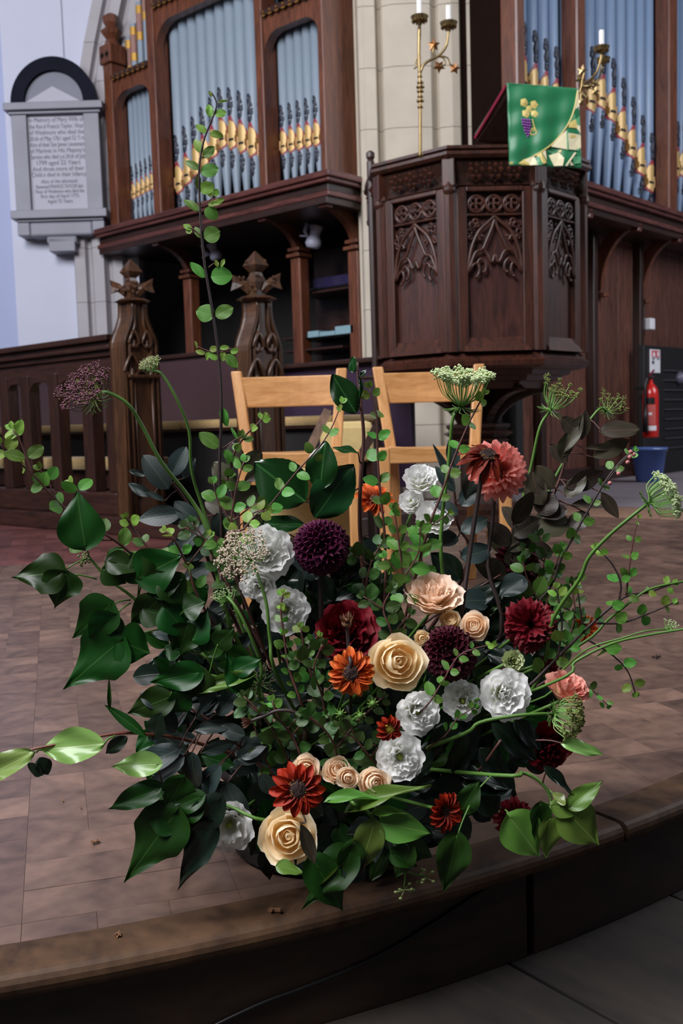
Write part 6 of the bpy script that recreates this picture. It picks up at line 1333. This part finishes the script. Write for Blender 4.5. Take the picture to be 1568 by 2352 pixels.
# seed heads, buds
t,c,R,T=bloom('dried_flower','dried brown spent flower head in front of the burgundy bloom',796,1432,22,1.15,(0,1,.3),stemmat=STEMD,path=[(806,1560,1.14),(800,1490,1.15)],back=0)
for i in range(14):
    a=2*PI*i/14; p0=T@V((.2*math.cos(a),.2*math.sin(a),0)); p1=T@V((.75*math.cos(a),.75*math.sin(a),random.uniform(.7,1.3))); leaf(t,'lance',plain('dried_petal',(110,70,48),.8) if False else (globals().setdefault('L_DRY',leafmat('dried_petal',(104,66,50),(130,90,60)))),p0,p1,name='dried_petal')
b=MB(); b.lathe([(.1,-.5),(.5,-.2),(.55,.2),(.2,.5)],k=12,T=T); b.build('seed_head',DRY,t,smooth=True)
t,c,R,T=bloom('dried_flower','withered drooping flower with a crooked stem in the dark centre',576,1656,22,1.15,(-1,-.1,.4),stemmat=STEMD,path=[(700,1690,1.15),(682,1640,1.15),(640,1632,1.15),(606,1645,1.15)],back=0)
for i in range(12):
    a=2*PI*i/12; leaf(t,'lance',L_DRY,T@V((.1*math.cos(a),.1*math.sin(a),0)),T@V((.6*math.cos(a),.6*math.sin(a),1.0)),name='dried_petal')
for x,y,lab in ((827,1644,'spiky green bud below the orange flower'),(782,1640,'round green bud left of the spiky green bud'),(856,1616,'pale bud just under the orange flower')):
    t,c,R,T=bloom('flower_bud',lab,x,y,13,1.12,(0,.1),back=.5,r=.0012); b=MB(); b.lathe([(.05,-.9),(.55,-.5),(.6,0),(.35,.5),(.05,.65)],k=10,T=T); b.build('bud',STEMG,t,smooth=True)
    for i in range(9): a=2*PI*i/9; leaf(t,'lance',L_LIME,T@V((.3*math.cos(a),.3*math.sin(a),-.3)),T@V((1.2*math.cos(a),1.2*math.sin(a),-.2)),name='sepal')
t,B=plant('withered_leaf','curled purple-brown leaf hanging over the lower peach rose','leaf'); stem(t,[B,D(700,1880,1.06),D(690,1890,1.05)],.0012,.001,STEMD); xleaf(t,'oval',L_PURP,690,1892,722,1985,34,1.05,nrm=TOW+RGT*.6)
# ---------------- umbels
def umbel(label,x,y,rpx,d,fc_,fmat,path,n=34,dome=.35,curl=0,fl=12,stemmat=STEMG,r=.0022,bract=True,rmat=None,lump=.16,hs=1):
    t,B=plant('umbel_flower',label,'flower'); c=D(x,y,d); R=rpx*d/FP; ax=face(*fc_).normalized(); T=frame(c,ax,R,random.random()*6)
    root=T@V((0,0,-.75*hs)); pts=[D(*q) for q in path]; stem(t,[B]+pts+[root],r*1.15,r*.8,stemmat,k=7)
    rays=MB(); flo=MB(); rmat=rmat or U_RAY
    for i in range(n):
        f=(i+.5)/n; rr=math.sqrt(f); a=i*2.39996+random.uniform(-.2,.2); z=dome*(1-rr*rr)*.6-.05+random.uniform(-.05,.05)
        if curl: z+=curl*rr**2; rr*=1-.28*curl*rr
        e=T@V((rr*math.cos(a),rr*math.sin(a),z*hs)); m=T@V((rr*.72*math.cos(a),rr*.72*math.sin(a),(-.35+.2*f*(-1 if curl<=0 else 0.2))*hs)); m2=T@V((rr*.25*math.cos(a),rr*.25*math.sin(a),-.62*hs))
        rays.tube(catmull([root,m2,m,e],3),R*.009+.0002,3,caps=False)
        for k in range(fl):
            v=V((random.gauss(0,1),random.gauss(0,1),random.gauss(0,.6)+.7)).normalized(); q=e+(T.to_3x3()@v)*lump*random.uniform(.45,1)
            if k%2==0: rays.tube([e,q],R*.005+.0001,3,caps=False)
            flo.add(*ico(q,R*random.uniform(.030,.052)))
            if k%2: flo.add(*ico(q+(T.to_3x3()@V((random.gauss(0,1),random.gauss(0,1),random.gauss(0,1))))*.03,R*random.uniform(.022,.042)))
    o=rays.build('umbel_rays',rmat,t); o['kind']='stuff'; o=flo.build('tiny_florets',fmat,t); o['kind']='stuff'
    if bract:
        b=MB()
        for i in range(12):
            a=2*PI*i/12; p=[root,T@V((.35*math.cos(a),.35*math.sin(a),-.85*hs)),T@V((.62*math.cos(a+.1),.62*math.sin(a+.1),(-.80-.12*random.random())*hs))]; b.tube(p,[.0009,.0007,.0003],4)
            b.tube([p[1],p[1]+(p[2]-p[1])*.5+T.to_3x3()@V((.1*math.sin(a),.1*math.cos(a),-.05))],[.0006,.0003],3)
        b.build('bracts',STEMG,t)
    return t
umbel('purple umbel at far left on a curved green stem before the stall',190,888,66,1.26,(-.45,.75,.8),U_PUR,[(560,1500,1.3),(480,1230,1.3),(440,1150,1.3),(370,1060,1.28),(325,975,1.27),(290,925,1.26),(240,900,1.26)],n=34,dome=.2,fl=18,r=.0026,lump=.24,rmat=U_OLV)
umbel('small pale closed umbel on a thin stem before the first bench end',343,836,25,1.3,(-.3,.8,.5),plain('cream_green_floret',(176,176,130),.7),[(580,1500,1.33),(470,1180,1.33),(440,1080,1.32),(434,990,1.31),(405,915,1.3),(372,860,1.3)],n=26,dome=.5,fl=16,r=.0021,lump=.34,bract=False)
umbel('broad pale green umbel standing before the right wooden chair',1062,880,74,1.26,(.05,1,.22),U_GRN,[(1000,1500,1.28),(1012,1230,1.27),(1030,1060,1.27),(1040,960,1.26)],n=48,dome=.1,curl=.35,fl=22,r=.0024,lump=.17)
umbel('loosely curled green umbel before the pulpit stem',1282,905,54,1.4,(.35,.9,.4),U_OLV,[(1140,1500,1.42),(1190,1200,1.42),(1220,1070,1.41),(1240,980,1.4)],n=26,dome=.0,curl=.5,fl=8,r=.0024,lump=.14)
umbel('purple-green open umbel upper right, near the extinguisher',1408,922,40,1.45,(.3,.7,.6),U_OLV,[(1180,1500,1.45),(1240,1190,1.45),(1300,1050,1.45),(1370,945,1.45)],n=16,dome=.1,fl=8,r=.0022,lump=.2)
umbel('large green umbel facing right at the right edge',1530,1138,58,1.15,(1,.45,.25),U_GRN,[(1180,1620,1.25),(1270,1420,1.2),(1330,1330,1.18),(1352,1280,1.17),(1400,1228,1.16),(1460,1178,1.15)],n=48,dome=.7,fl=18,r=.0024,lump=.17)
umbel('brownish green closed umbel resting at the right below the pink bloom',1310,1650,54,1.12,(.8,-.15,.5),U_OLV,[(1030,1700,1.15),(1100,1660,1.13),(1180,1644,1.12),(1230,1640,1.12)],n=50,dome=.8,fl=18,r=.0022,lump=.16)
umbel('pinkish white umbel facing forward beside the largest white bloom',556,1272,64,1.2,(-.35,.5,.9),U_WHT,[(640,1560,1.2),(620,1470,1.19),(612,1390,1.19),(595,1330,1.2)],n=44,dome=.4,fl=18,r=.0022,lump=.19)
umbel('small green feathery umbel at far right on a thin stem',1542,1432,20,1.16,(.3,.9,.3),U_GRN,[(1200,1620,1.22),(1290,1540,1.2),(1350,1490,1.18),(1430,1465,1.17),(1480,1450,1.16)],n=14,dome=.3,fl=7,r=.0012)
umbel('feathery green umbel back with thready bracts left of the white blooms',512,1362,30,1.2,(-.4,.9,-.5),U_GRN,[(620,1640,1.2),(600,1530,1.19),(575,1460,1.18),(545,1400,1.18),(522,1372,1.19)],n=22,dome=.0,fl=6,r=.0020)
umbel('dim brown umbel in the dark below the white blooms at left',588,1565,50,1.2,(-.1,.4,.9),plain('dim_brown_floret',(84,72,54),.8,var=.4),[(640,1700,1.24)],n=30,fl=12,lump=.2,bract=False)
# bare green stems crossing to the right edge
for lab,pts in (('pale green bare stem running out at right below the spreading twig',[(1240,1580,1.16),(1320,1520,1.15),(1400,1480,1.15),(1480,1460,1.15),(1600,1440,1.14)]),('pale green bare stem running out at right above the small umbel',[(1260,1520,1.24),(1400,1420,1.22),(1450,1380,1.2),(1500,1350,1.2),(1600,1330,1.2)])):
    t,B=plant('green_shoot',lab,'shoot'); stem(t,[B]+[D(*p) for p in pts],.0020,.0014,STEMG,k=7)
# twig with pink buds: buds
t,B=plant('snowberry_twig','short twig tip with pink snowberry buds beside the blue bucket','branch'); stem(t,[D(1390,1110,1.31),D(1425,1065,1.31),D(1450,1040,1.31)],.0009,.0007,STEMD)
WM[t.name]=M.Translation(t.location)
for x,y in ((1448,1038),(1455,1044),(1446,1050),(1441,1062),(1420,1088),(1400,1110)):
    c=D(x,y,1.3); b=MB(); b.lathe([(.0006,-.003),(.0028,-.001),(.0028,.0015),(.0006,.003)],c=c,k=8); b.build('pink_bud',plain('pink_bud_skin',(184,112,110),.5) if 'pink_bud_skin' not in bpy.data.materials else bpy.data.materials['pink_bud_skin'],t,smooth=True)
# black cable on the riser
def onriser(x,y,r=DR-.017):
    rr=ray(x,y); lo,hi=.3,4
    o=V((CAMP.x-DC.x,CAMP.y-DC.y)); d=V((rr.x,rr.y)); a=d.dot(d); b_=2*o.dot(d); c=o.dot(o)-r*r; q=math.sqrt(max(0,b_*b_-4*a*c)); return CAMP+rr*((-b_-q)/(2*a))
cbp=[onriser(x,y) for x,y in ((1250,1975),(1200,2000),(1120,2040),(1040,2092),(950,2150),(860,2200),(770,2240),(680,2275),(600,2305),(500,2352),(430,2390))]
b=MB(); b.tube(catmull(cbp,5),.0028,7); o=b.build('cable',BLACKP,smooth=True); tag(o,'thin black cable drooping across the riser below the flowers','cable')
